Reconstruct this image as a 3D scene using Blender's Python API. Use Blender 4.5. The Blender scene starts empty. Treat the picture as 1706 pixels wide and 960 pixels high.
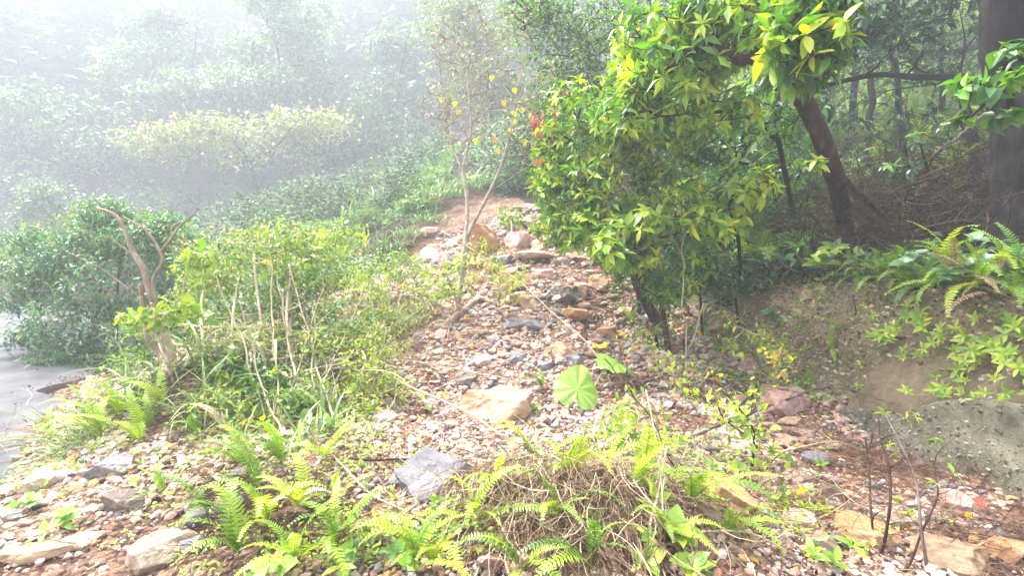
import bpy, math, random
import numpy as np
from mathutils import Vector, Matrix
random.seed(7)
rng = np.random.default_rng(7)
sc = bpy.context.scene
COL = sc.collection
R = math.radians

# ------------------------------------------------------------------ camera, sky, sun, exposure
CAM = np.array([0.0, 0.0, 1.6]); PITCH = R(5.4); FPX = 853.0
cd = bpy.data.cameras.new('camera'); cam = bpy.data.objects.new('camera', cd); COL.objects.link(cam)
cd.sensor_width = 36; cd.lens = 18.0; cd.clip_end = 1000; cd.clip_start = 0.02
cam.location = CAM; cam.rotation_euler = (R(90) - PITCH, 0, 0); sc.camera = cam

SUN_EL, SUN_AZ = R(58), R(-50)          # azimuth from +Y towards +X: from the left, slightly ahead
w = bpy.data.worlds.new('World'); sc.world = w; w.use_nodes = True
nt = w.node_tree; nt.nodes.clear()
sky = nt.nodes.new('ShaderNodeTexSky'); sky.sky_type = 'NISHITA'; sky.sun_disc = False
sky.sun_elevation = SUN_EL; sky.sun_rotation = SUN_AZ; sky.dust_density = 6; sky.air_density = 1.0; sky.ozone_density = 1.0
hsv = nt.nodes.new('ShaderNodeHueSaturation'); hsv.inputs['Saturation'].default_value = 0.32
bg = nt.nodes.new('ShaderNodeBackground'); bg.inputs['Strength'].default_value = 0.15
wo = nt.nodes.new('ShaderNodeOutputWorld')
nt.links.new(sky.outputs[0], hsv.inputs['Color']); nt.links.new(hsv.outputs[0], bg.inputs[0]); nt.links.new(bg.outputs[0], wo.inputs[0])
sd = bpy.data.lights.new('sun', 'SUN'); sd.energy = 1.5; sd.angle = R(22); sd.color = (1, .96, .88)
so = bpy.data.objects.new('sun', sd); COL.objects.link(so)
sv = Vector((math.sin(SUN_AZ) * math.cos(SUN_EL), math.cos(SUN_AZ) * math.cos(SUN_EL), math.sin(SUN_EL)))
so.rotation_euler = sv.to_track_quat('Z', 'Y').to_euler()
sc.view_settings.view_transform = 'Standard'; sc.view_settings.look = 'None'; sc.view_settings.gamma = 1
sc.view_settings.exposure = 3.05
cy = sc.cycles
cy.max_bounces = 8; cy.diffuse_bounces = 3; cy.glossy_bounces = 2; cy.transmission_bounces = 4; cy.volume_bounces = 2
cy.transparent_max_bounces = 4; cy.volume_step_rate = 5; cy.use_denoising = True

# ------------------------------------------------------------------ basic maths
def P(px, py, d):                         # a point seen at photo pixel (px, py) at depth d
    u = (px - 853.0) / FPX; v = (480.0 - py) / FPX
    c, s = math.cos(PITCH), math.sin(PITCH)
    return CAM + d * np.array([u, c + v * s, -s + v * c])
def unit(a):
    a = np.asarray(a, float); n = np.linalg.norm(a, axis=-1, keepdims=True); return a / np.maximum(n, 1e-9)
def hash3(i, j, k):
    n = (i * 374761393 + j * 668265263 + k * 2147483647 + 1013904223).astype(np.int64) & 0xffffffff
    n = ((n ^ (n >> 13)) * 1274126177) & 0xffffffff
    n = (n ^ (n >> 16)) & 0xffffffff
    return n / 4294967295.0
def vnoise(p, s=1.0, seed=0):             # value noise in -1..1 at (n,3) points
    q = np.asarray(p, float) * s + seed * 17.31
    i = np.floor(q).astype(np.int64); f = q - i; f = f * f * (3 - 2 * f); r = 0
    for a in (0, 1):
        for b in (0, 1):
            for c in (0, 1):
                wt = (f[:, 0] if a else 1 - f[:, 0]) * (f[:, 1] if b else 1 - f[:, 1]) * (f[:, 2] if c else 1 - f[:, 2])
                r = r + wt * hash3(i[:, 0] + a, i[:, 1] + b, i[:, 2] + c)
    return r * 2 - 1
def fbm(p, s, o=4, seed=0):
    r = 0; a = 1
    for k in range(o): r = r + a * vnoise(p, s * 2 ** k, seed + k); a *= .5
    return r

# ------------------------------------------------------------------ terrain height
def tps(pts):
    pts = np.array(pts, float); X = pts[:, :2]; n = len(X)
    r = np.linalg.norm(X[:, None] - X[None], axis=2)
    K = np.where(r > 0, r * r * np.log(r + 1e-12), 0) + np.eye(n) * .02
    Q = np.c_[np.ones(n), X]; A = np.block([[K, Q], [Q.T, np.zeros((3, 3))]])
    c = np.linalg.solve(A, np.r_[pts[:, 2], 0, 0, 0])
    def f(x, y):
        x = np.asarray(x, float); y = np.asarray(y, float)
        out = c[n] + c[n + 1] * x + c[n + 2] * y
        for k in range(n):
            r2 = (x - X[k, 0]) ** 2 + (y - X[k, 1]) ** 2
            out = out + c[k] * .5 * r2 * np.log(r2 + 1e-12)
        return out
    return f
LPX = [(0,960,2.3),(400,960,2.3),(853,960,2.1),(1100,960,2.15),(1400,960,2.3),(1706,960,2.3),(0,870,2.8),(200,760,3.3),
 (290,655,4.4),(120,720,3.9),(0,790,3.7),(60,740,4.2),(853,850,2.75),(700,800,3.2),(820,680,4.5),(1000,640,5.0),(870,560,5.75),
 (760,535,6.4),(900,480,6.8),(950,430,7.9),(800,400,9.1),(1050,450,7.3),(1100,560,6.3),(700,430,10),(640,450,10),(600,480,9),
 (790,320,14),(730,330,13.5),(850,330,13),(780,270,19),(500,640,5),(450,560,6.2),(400,720,3.8),(600,760,3.4),
 (600,400,14),(560,350,17),(650,330,18),(430,420,15),(400,380,25),(1300,700,4.1),(1200,800,3.1)]
LW = [(-8,8,-.15),(-12,12,-.15),(-6,6.2,-.12),(-20,18,-.15),(-9,3,-.15),(-4.6,5.2,-.08),(-4.2,3.4,-.1),(-25,30,.3),(-30,14,-.1),(-5,1,-.15),
 (0,34,10),(-14,44,7),(10,25,11),(15,35,18),(-5,0,-.15),(0,0,0),(3,0,0.02),(0,-8,-.1),(-10,-6,-.15),(6,-6,0),(-44,50,16),(0,72,36),(-14,70,35),(-25,71,26),(-38,72,34),(-60,52,20),(-75,26,12),(-75,75,22),(30,76,40),
 (-5.2,8.5,.1),(-7.5,13,.2)]
UW = [(3.6,3.4,1.3),(3.6,4.7,1.2),(3.4,6.5,1.05),(3.05,7.5,1.05),(6,8,2.3),(9,12,4.4),(12,16,7.2),(15,20,11),(5,3,1.9),(8,4,3.4),(12,6,6),
 (3.4,1.5,1.3),(5,1.5,2.0),(2.6,9,1.6),(4,11,2.8),(3,14,3.9),(6,18,6.8),(10,25,11),(3.5,-4,1.4),(10,-4,5),(25,10,15),(25,30,22)]
LP = [tuple(P(*q)) for q in LPX]
Lf = tps(LP + LW + [u for u in UW if u[1] > 8.5])
Uf = tps(UW + [q for q in LP if q[1] > 9] + [(0,34,10),(15,38,18),(0,72,36),(30,76,40),(-14,44,7)])
def xwall(y): return np.interp(y, [-8,2.7,3.8,4.7,5.6,6.6,8.0,9.5], [2.95,2.85,2.78,2.68,2.72,2.35,2.1,1.8])
def sstep(t): t = np.clip(t, 0, 1); return t * t * (3 - 2 * t)
def wall_s(x, y):
    wd = np.interp(y, [3, 5, 7, 9], [.62, .7, .8, 1.4])
    return np.clip((x - xwall(y)) / wd, 0, 1)
def h(x, y):
    x = np.asarray(x, float); y = np.asarray(y, float)
    s = wall_s(x, y); s2 = np.where(s < .85, s * 1.12, .952 + (s - .85) * .32)
    z = Lf(x, y) * (1 - s2) + Uf(x, y) * s2
    p = np.stack([x, y, 0 * x], -1).reshape(-1, 3)
    near = 1.5 * np.clip(1.2 - np.abs(y - 5) / 30, .3, 1).reshape(-1)
    z = z + .11 * np.exp(-((x - .35) / .6) ** 2 - ((y - 2.5) / .4) ** 2) + .17 * np.exp(-((x + 2.75) / .75) ** 2 - ((y - 4.25) / .55) ** 2) + .2 * np.exp(-((x + 2.2) / 1.1) ** 2 - ((y - 5.3) / .8) ** 2)
    n = fbm(p, .9, 4, 3) * .06 * near
    return z + n.reshape(z.shape) * np.clip((z + .35) * 3, .15, 1)
def hz(x, y): return float(h(np.array([x]), np.array([y]))[0])
def G(px, py, dmin=1.2, dmax=60):         # where the ray through a photo pixel meets the ground
    ds = np.concatenate([np.arange(dmin, 20, .04), np.arange(20, dmax, .4)])
    o = P(px, py, 0.0); v = P(px, py, 1.0) - o
    q = o + ds[:, None] * v; below = q[:, 2] < h(q[:, 0], q[:, 1])
    i = int(np.argmax(below)) if below.any() else len(ds) - 1
    return q[i]
def GD(px, py): q = G(px, py); return q, float((q - CAM) @ np.array([0, math.cos(PITCH), -math.sin(PITCH)]))

# ------------------------------------------------------------------ materials
def newmat(name):
    m = bpy.data.materials.new(name); m.use_nodes = True; n = m.node_tree; n.nodes.clear()
    out = n.nodes.new('ShaderNodeOutputMaterial'); return m, n, out
def N(n, t, **k):
    a = n.nodes.new(t)
    for key, v in k.items():
        if key.startswith('i_'): a.inputs[key[2:].replace('_', ' ')].default_value = v
        else: setattr(a, key, v)
    return a
def ramp(n, stops, interp='LINEAR'):
    r = n.nodes.new('ShaderNodeValToRGB'); r.color_ramp.interpolation = interp
    e = r.color_ramp.elements
    while len(e) < len(stops): e.new(.5)
    for k, (p, c) in enumerate(stops): e[k].position = p; e[k].color = (*c, 1)
    return r
def leaf_mat(name, stops, rough=.42, trans=.35, spec=.5):
    m, n, out = newmat(name); L = n.links.new
    a = N(n, 'ShaderNodeAttribute', attribute_name='tint'); b = N(n, 'ShaderNodeAttribute', attribute_name='tint', attribute_type='OBJECT')
    ad = N(n, 'ShaderNodeMath', operation='ADD'); L(a.outputs['Fac'], ad.inputs[0]); L(b.outputs['Fac'], ad.inputs[1])
    tc = N(n, 'ShaderNodeTexCoord'); nz = N(n, 'ShaderNodeTexNoise', i_Scale=9.0); L(tc.outputs['Object'], nz.inputs['Vector'])
    mm = N(n, 'ShaderNodeMath', operation='MULTIPLY_ADD'); mm.inputs[1].default_value = .22; mm.inputs[2].default_value = -.11
    L(nz.outputs[0], mm.inputs[0]); a2 = N(n, 'ShaderNodeMath', operation='ADD'); L(ad.outputs[0], a2.inputs[0]); L(mm.outputs[0], a2.inputs[1])
    r = ramp(n, stops); L(a2.outputs[0], r.inputs[0])
    p = N(n, 'ShaderNodeBsdfPrincipled', i_Roughness=rough); p.inputs['Specular IOR Level'].default_value = spec
    t = N(n, 'ShaderNodeBsdfTranslucent'); hs = N(n, 'ShaderNodeHueSaturation', i_Saturation=1.15, i_Value=1.3)
    L(r.outputs[0], p.inputs['Base Color']); L(r.outputs[0], hs.inputs['Color']); L(hs.outputs[0], t.inputs[0])
    mx = N(n, 'ShaderNodeMixShader'); mx.inputs[0].default_value = trans
    L(p.outputs[0], mx.inputs[1]); L(t.outputs[0], mx.inputs[2]); L(mx.outputs[0], out.inputs[0]); return m
def solid_mat(name, stops, scale=6, rough=.8, bump=.4, bscale=30, detail=6, vor=0, stretch=None):
    m, n, out = newmat(name); L = n.links.new
    tc = N(n, 'ShaderNodeTexCoord'); mp = N(n, 'ShaderNodeMapping'); L(tc.outputs['Object'], mp.inputs[0])
    if stretch: mp.inputs['Scale'].default_value = stretch
    nz = N(n, 'ShaderNodeTexNoise', i_Scale=scale, i_Detail=detail, i_Roughness=.65); L(mp.outputs[0], nz.inputs['Vector'])
    b = N(n, 'ShaderNodeAttribute', attribute_name='tint', attribute_type='OBJECT')
    ad = N(n, 'ShaderNodeMath', operation='ADD'); L(nz.outputs[0], ad.inputs[0]); L(b.outputs['Fac'], ad.inputs[1])
    r = ramp(n, stops); L(ad.outputs[0], r.inputs[0])
    p = N(n, 'ShaderNodeBsdfPrincipled', i_Roughness=rough); p.inputs['Specular IOR Level'].default_value = .35 if name.startswith('rock') else .08
    n2 = N(n, 'ShaderNodeTexNoise', i_Scale=bscale, i_Detail=9.0, i_Roughness=.75); L(mp.outputs[0], n2.inputs['Vector'])
    bp = N(n, 'ShaderNodeBump', i_Strength=bump, i_Distance=.02); L(n2.outputs[0], bp.inputs['Height']); L(bp.outputs[0], p.inputs['Normal'])
    L(r.outputs[0], p.inputs['Base Color']); L(p.outputs[0], out.inputs[0])
    if vor:
        v = N(n, 'ShaderNodeTexVoronoi', i_Scale=float(vor)); L(mp.outputs[0], v.inputs['Vector'])
        mx = N(n, 'ShaderNodeMixRGB', blend_type='OVERLAY'); mx.inputs[0].default_value = .75
        s = N(n, 'ShaderNodeSeparateColor'); L(v.outputs['Color'], s.inputs[0])
        L(r.outputs[0], mx.inputs[1]); L(s.outputs[0], mx.inputs[2]); L(mx.outputs[0], p.inputs['Base Color'])
        ds = N(n, 'ShaderNodeMath', operation='MULTIPLY_ADD'); ds.inputs[1].default_value = -1.2; L(v.outputs['Distance'], ds.inputs[0]); L(n2.outputs[0], ds.inputs[2])
        L(ds.outputs[0], bp.inputs['Height'])
    return m
M = {}
M['gloss'] = leaf_mat('leaf_glossy', [(0,(.022,.065,.025)),(.35,(.06,.16,.035)),(.6,(.14,.32,.035)),(.82,(.29,.48,.035)),(1,(.55,.6,.05))], .36, .3, .55)
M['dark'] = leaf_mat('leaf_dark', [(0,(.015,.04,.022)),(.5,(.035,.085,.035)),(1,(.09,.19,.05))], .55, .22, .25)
M['far'] = leaf_mat('leaf_far', [(0,(.02,.055,.028)),(.35,(.06,.14,.045)),(.75,(.17,.3,.08)),(1,(.34,.46,.15))], .38, .3, .6)
M['olive'] = leaf_mat('leaf_olive', [(0,(.08,.12,.03)),(.5,(.2,.25,.05)),(1,(.42,.44,.12))], .38, .35, .7)
M['lime'] = leaf_mat('leaf_lime', [(0,(.04,.11,.02)),(.3,(.1,.22,.03)),(.65,(.24,.38,.04)),(.9,(.42,.52,.05)),(1,(.6,.55,.05))], .42, .38)
M['fern'] = leaf_mat('fern_green', [(0,(.025,.08,.02)),(.4,(.09,.2,.03)),(.75,(.27,.42,.04)),(1,(.45,.52,.06))], .45, .35)
M['grass'] = leaf_mat('grass_green', [(0,(.05,.12,.04)),(.5,(.14,.26,.07)),(1,(.34,.45,.14))], .4, .3)
M['straw'] = leaf_mat('straw', [(0,(.12,.08,.05)),(.5,(.34,.27,.17)),(1,(.6,.52,.36))], .6, .15)
M['litter'] = leaf_mat('dry_litter', [(0,(.03,.018,.014)),(.5,(.12,.065,.045)),(.8,(.25,.15,.09)),(1,(.5,.4,.28))], .8, .05, .1)
M['yellow'] = leaf_mat('leaf_yellow', [(0,(.55,.32,.03)),(.5,(.72,.55,.03)),(1,(.7,.7,.06))], .45, .35)
M['red'] = leaf_mat('leaf_red', [(0,(.3,.07,.045)),(.5,(.45,.15,.1)),(1,(.5,.28,.16))], .45, .35)
M['cool'] = leaf_mat('leaf_cool_green', [(0,(.02,.075,.04)),(.4,(.05,.15,.065)),(.8,(.12,.27,.09)),(1,(.28,.4,.14))], .36, .3, .7)
M['taro'] = leaf_mat('leaf_round', [(0,(.1,.24,.04)),(.5,(.24,.43,.07)),(1,(.52,.64,.2))], .4, .35)
M['bark'] = solid_mat('bark_dark', [(.3,(.006,.006,.006)),(.55,(.018,.015,.016)),(.75,(.045,.038,.036))], 14, .9, .6, 40, stretch=(1,1,.35))
M['barkred'] = solid_mat('bark_reddish', [(.3,(.02,.011,.01)),(.55,(.06,.034,.028)),(.75,(.12,.08,.065))], 14, .9, .6, 40, stretch=(1,1,.35))
M['barkpale'] = solid_mat('bark_pale', [(.3,(.14,.105,.075)),(.55,(.3,.235,.175)),(.75,(.46,.39,.3))], 16, .85, .5, 50, stretch=(1,1,.35))
M['barkgrey'] = solid_mat('bark_grey', [(.3,(.05,.042,.038)),(.55,(.13,.105,.09)),(.75,(.26,.22,.19))], 16, .85, .5, 50, stretch=(1,1,.35))
M['rock_tan'] = solid_mat('rock_tan', [(.3,(.17,.095,.055)),(.5,(.38,.25,.155)),(.72,(.5,.38,.27))], 3.5, .8, .8, 22)
M['rock_ochre'] = solid_mat('rock_ochre', [(.3,(.2,.09,.04)),(.5,(.4,.21,.1)),(.72,(.5,.33,.2))], 3.5, .8, .8, 22)
M['rock_grey'] = solid_mat('rock_grey', [(.3,(.07,.066,.075)),(.5,(.16,.15,.165)),(.72,(.3,.285,.29))], 4, .7, .7, 22)
M['rock_pink'] = solid_mat('rock_pink', [(.3,(.24,.12,.1)),(.5,(.42,.26,.22)),(.72,(.55,.42,.38))], 4, .75, .7, 22)
M['rock_dark'] = solid_mat('rock_dark', [(.3,(.05,.038,.032)),(.5,(.13,.1,.085)),(.72,(.24,.2,.17))], 4, .75, .7, 22)
M['rock_pale'] = solid_mat('rock_pale', [(.3,(.17,.125,.08)),(.5,(.33,.26,.19)),(.72,(.45,.38,.3))], 4, .75, .7, 22)
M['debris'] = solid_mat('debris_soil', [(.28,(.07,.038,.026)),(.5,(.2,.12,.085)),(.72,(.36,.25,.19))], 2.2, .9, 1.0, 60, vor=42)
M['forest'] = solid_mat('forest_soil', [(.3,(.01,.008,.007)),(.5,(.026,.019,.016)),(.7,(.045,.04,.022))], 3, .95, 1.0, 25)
M['road'] = solid_mat('asphalt_wet', [(.3,(.065,.067,.074)),(.5,(.12,.122,.13)),(.7,(.18,.18,.185))], 1.6, .75, .6, 120)
M['pale_strip'] = solid_mat('road_pale', [(.3,(.45,.45,.43)),(.6,(.75,.75,.72))], 12, .7, .2, 90)

def bank_mat():
    m, n, out = newmat('bank_soil'); L = n.links.new
    tc = N(n, 'ShaderNodeTexCoord'); o = tc.outputs['Object']
    a = N(n, 'ShaderNodeTexNoise', i_Scale=3.4, i_Detail=12.0, i_Roughness=.82); L(o, a.inputs['Vector'])
    r = ramp(n, [(.3,(.13,.095,.06)),(.43,(.29,.22,.145)),(.57,(.46,.36,.245)),(.72,(.55,.46,.34))]); L(a.outputs[0], r.inputs[0])
    b = N(n, 'ShaderNodeTexNoise', i_Scale=1.7, i_Detail=9.0, i_Roughness=.75); b.inputs['Distortion'].default_value = .5; L(o, b.inputs['Vector'])
    r2 = ramp(n, [(.44,(0,0,0)),(.6,(1,1,1))]); L(b.outputs[0], r2.inputs[0])
    mx = N(n, 'ShaderNodeMixRGB'); L(r2.outputs[0], mx.inputs[0]); L(r.outputs[0], mx.inputs[1]); mx.inputs[2].default_value = (.19, .185, .085, 1)
    p = N(n, 'ShaderNodeBsdfPrincipled', i_Roughness=.95); p.inputs['Specular IOR Level'].default_value = .1; L(mx.outputs[0], p.inputs['Base Color'])
    c = N(n, 'ShaderNodeTexNoise', i_Scale=16.0, i_Detail=10.0, i_Roughness=.85); L(o, c.inputs['Vector'])
    bp = N(n, 'ShaderNodeBump', i_Strength=1.0, i_Distance=.06); L(c.outputs[0], bp.inputs['Height']); L(bp.outputs[0], p.inputs['Normal'])
    L(p.outputs[0], out.inputs[0]); return m
M['bank'] = bank_mat()
M['wall'] = solid_mat('mossy_sprayed_concrete', [(.3,(.095,.09,.058)),(.48,(.18,.168,.12)),(.58,(.24,.225,.165)),(.75,(.36,.33,.26))], 7, .9, 1.0, 60, 9)
M['crumbs'] = leaf_mat('earth_crumbs', [(0,(.07,.05,.032)),(.45,(.22,.16,.1)),(.85,(.34,.26,.175)),(1,(.5,.43,.34))], .95, 0, .08)
M['grit'] = leaf_mat('concrete_grit', [(0,(.05,.05,.033)),(.5,(.15,.14,.1)),(.85,(.3,.28,.22)),(1,(.34,.32,.26))], .95, 0, .08)
M['barkold'] = solid_mat('bark_old_trunk', [(.3,(.004,.004,.004)),(.5,(.014,.012,.012)),(.7,(.05,.045,.042))], 7, .95, 1.0, 18, 10, stretch=(1,1,.3))
M['stalk'] = solid_mat('dry_stalk', [(.3,(.26,.2,.12)),(.5,(.45,.37,.25)),(.72,(.6,.53,.4))], 14, .8, .3, 50)
M['barkwhite'] = solid_mat('bark_whitish', [(.3,(.2,.165,.13)),(.5,(.36,.31,.26)),(.72,(.55,.5,.44))], 18, .8, .4, 50)
def gravel_mat():
    m, n, out = newmat('gravel_stone'); L = n.links.new
    a = N(n, 'ShaderNodeAttribute', attribute_name='tint')
    r = ramp(n, [(0,(.3,.17,.12)),(.12,(.4,.265,.2)),(.27,(.46,.34,.265)),(.42,(.46,.38,.33)),(.56,(.3,.24,.225)),(.68,(.2,.18,.19)),(.76,(.5,.27,.11)),
                 (.83,(.38,.17,.11)),(.88,(.13,.11,.11)),(.93,(.44,.36,.3))], 'CONSTANT'); L(a.outputs['Fac'], r.inputs[0])
    tc = N(n, 'ShaderNodeTexCoord'); nz = N(n, 'ShaderNodeTexNoise', i_Scale=40.0, i_Detail=4.0); L(tc.outputs['Object'], nz.inputs['Vector'])
    hs = N(n, 'ShaderNodeHueSaturation'); ma = N(n, 'ShaderNodeMath', operation='MULTIPLY_ADD'); ma.inputs[1].default_value = 1.0; ma.inputs[2].default_value = .5
    L(nz.outputs[0], ma.inputs[0]); L(ma.outputs[0], hs.inputs['Value']); L(r.outputs[0], hs.inputs['Color'])
    p = N(n, 'ShaderNodeBsdfPrincipled', i_Roughness=.7); L(hs.outputs[0], p.inputs['Base Color'])
    bp = N(n, 'ShaderNodeBump', i_Strength=.5, i_Distance=.01); L(nz.outputs[0], bp.inputs['Height']); L(bp.outputs[0], p.inputs['Normal'])
    L(p.outputs[0], out.inputs[0]); return m
M['gravel'] = gravel_mat()

# ------------------------------------------------------------------ mesh and object helpers
def mesh_np(name, V, F, mat, tint=None, smooth=False):
    V = np.ascontiguousarray(V, np.float32); F = np.ascontiguousarray(F, np.int32); k = F.shape[1]
    me = bpy.data.meshes.new(name); me.vertices.add(len(V)); me.vertices.foreach_set('co', V.ravel())
    me.loops.add(F.size); me.loops.foreach_set('vertex_index', F.ravel())
    me.polygons.add(len(F)); me.polygons.foreach_set('loop_start', np.arange(0, F.size, k, dtype=np.int32))
    me.polygons.foreach_set('use_smooth', np.full(len(F), smooth))
    me.materials.append(mat)
    if tint is not None:
        at = me.attributes.new('tint', 'FLOAT', 'POINT'); at.data.foreach_set('value', np.ascontiguousarray(tint, np.float32))
    me.update(calc_edges=True); return me
def link(name, data, parent=None, loc=(0, 0, 0)):
    o = bpy.data.objects.new(name, data); COL.objects.link(o); o.location = loc
    if parent: o.parent = parent
    return o
LABELS = {}
def tag(o, label=None, cat=None, group=None, kind=None):
    if label:
        assert label not in LABELS or group, label
        LABELS[label] = 1; o['label'] = label
    if cat: o['category'] = cat
    if group: o['group'] = group
    if kind: o['kind'] = kind
    return o
def thing(name, base, label, cat, group=None):
    return tag(link(name, None, None, tuple(base)), label, cat, group)

def leaf_tmpl(rows, width, fold=.15, curl=.25, shape=(.0, .32, .5, .47, .3, 0)):
    ts = np.linspace(0, 1, rows); wd = np.interp(ts, np.linspace(0, 1, len(shape)), shape) * width
    V = []; F = []
    for i, t in enumerate(ts):
        zc = -curl * t * t
        V += [(-wd[i], t, zc + fold * wd[i]), (0, t, zc), (wd[i], t, zc + fold * wd[i])]
    for i in range(rows - 1):
        a = 3 * i
        for b in (a, a + 1): F += [(b, b + 1, b + 4), (b, b + 4, b + 3)]
    return np.array(V), np.array(F)
HI = [leaf_tmpl(6, .4, .3, c) for c in (.1, .3, .5)]
HI_BROAD = [leaf_tmpl(6, .72, .25, c, (.15, .5, .55, .42, .22, 0)) for c in (.15, .35)]
LO = (np.array([(0,0,0),(-.17,.45,.05),(0,.5,-.02),(.17,.45,.05),(0,1,-.15)], float), np.array([(0,2,1),(0,3,2),(1,2,4),(2,3,4)]))
LO_BROAD = (LO[0] * np.array([1.6, 1, 1]), LO[1])
MIN = (np.array([(0,0,0),(-.24,.5,.06),(.24,.5,.06),(0,1,-.12)], float), np.array([(0,2,1),(1,2,3)]))
def frames(D, Nn):
    D = unit(D); S = unit(np.cross(D, Nn)); U = np.cross(S, D); return S, D, U
def scatter(tm, Pp, D, Nn, L, tint, wscale=None):
    V, F = tm; S, D, U = frames(D, Nn); n = len(Pp); L = np.asarray(L).reshape(-1, 1, 1)
    W = V[None, :, 0:1] * (1 if wscale is None else np.asarray(wscale).reshape(-1, 1, 1))
    out = Pp[:, None] + L * (W * S[:, None] + V[None, :, 1:2] * D[:, None] + V[None, :, 2:3] * U[:, None])
    FF = (F[None] + (np.arange(n) * len(V))[:, None, None]).reshape(-1, F.shape[1])
    return out.reshape(-1, 3), FF, np.repeat(tint, len(V))
_shared = {}
def shared_leaf(kind, mat):
    k = (kind, mat)
    if k not in _shared:
        V, F = {'h0': HI[0], 'h1': HI[1], 'h2': HI[2], 'b0': HI_BROAD[0], 'b1': HI_BROAD[1]}[kind]
        _shared[k] = mesh_np('leaf', V, F, M[mat], np.zeros(len(V)), True)
    return _shared[k]
def put(name, data, parent, p, D, Nn, L, tint=0., wsc=1.):
    o = bpy.data.objects.new(name, data); COL.objects.link(o)
    S, D, U = frames(np.array(D, float)[None], np.array(Nn, float)[None])
    m = Matrix(((S[0][0]*L*wsc, D[0][0]*L, U[0][0]*L, p[0]), (S[0][1]*L*wsc, D[0][1]*L, U[0][1]*L, p[1]), (S[0][2]*L*wsc, D[0][2]*L, U[0][2]*L, p[2]), (0, 0, 0, 1)))
    o.matrix_local = m
    if parent: o.parent = parent; o.matrix_local = m
    o['tint'] = float(tint); return o

def tube(pts, rad, sides=6, rough=0., seed=0):
    pts = np.asarray(pts, float); n = len(pts); rad = np.asarray(rad, float)
    T = np.zeros_like(pts); T[1:-1] = pts[2:] - pts[:-2]; T[0] = pts[1] - pts[0]; T[-1] = pts[-1] - pts[-2]; T = unit(T)
    ref = np.array([0., 0, 1]) if abs(T[0][2]) < .8 else np.array([1., 0, 0])
    u = unit(np.cross(T[0], ref)); V = []
    ang = np.arange(sides) * 2 * math.pi / sides
    for i in range(n):
        u = unit(u - T[i] * (u @ T[i])); v = np.cross(T[i], u)
        V.append(pts[i] + rad[i] * (np.cos(ang)[:, None] * u + np.sin(ang)[:, None] * v))
    V = np.concatenate(V)
    if rough:
        V = V + (V - np.repeat(pts, sides, 0)) * (rough * vnoise(V, 9, seed) )[:, None]
    F = []
    for i in range(n - 1):
        a = i * sides
        for k in range(sides):
            k2 = (k + 1) % sides; F += [(a + k, a + k2, a + sides + k2), (a + k, a + sides + k2, a + sides + k)]
    for k in range(1, sides - 1): F += [(0, k + 1, k), ((n - 1) * sides, (n - 1) * sides + k, (n - 1) * sides + k + 1)]
    return V, np.array(F)
def merge(parts):
    V = []; F = []; o = 0
    for v, f in parts: V.append(v); F.append(f + o); o += len(v)
    return np.concatenate(V), np.concatenate(F)
def smooth_path(pts, n, wob=0., seed=0):
    pts = np.asarray(pts, float); m = len(pts)
    t = np.linspace(0, m - 1, n); out = []
    for tt in t:
        i = min(int(tt), m - 2); f = tt - i
        p0 = pts[max(i - 1, 0)]; p1 = pts[i]; p2 = pts[i + 1]; p3 = pts[min(i + 2, m - 1)]
        out.append(.5 * ((2 * p1) + (p2 - p0) * f + (2 * p0 - 5 * p1 + 4 * p2 - p3) * f * f + (3 * p1 - p0 - 3 * p2 + p3) * f ** 3))
    out = np.array(out)
    if wob:
        for k in range(3): out[:, k] += wob * vnoise(out, 5, seed + k * 7) 
    return out

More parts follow.
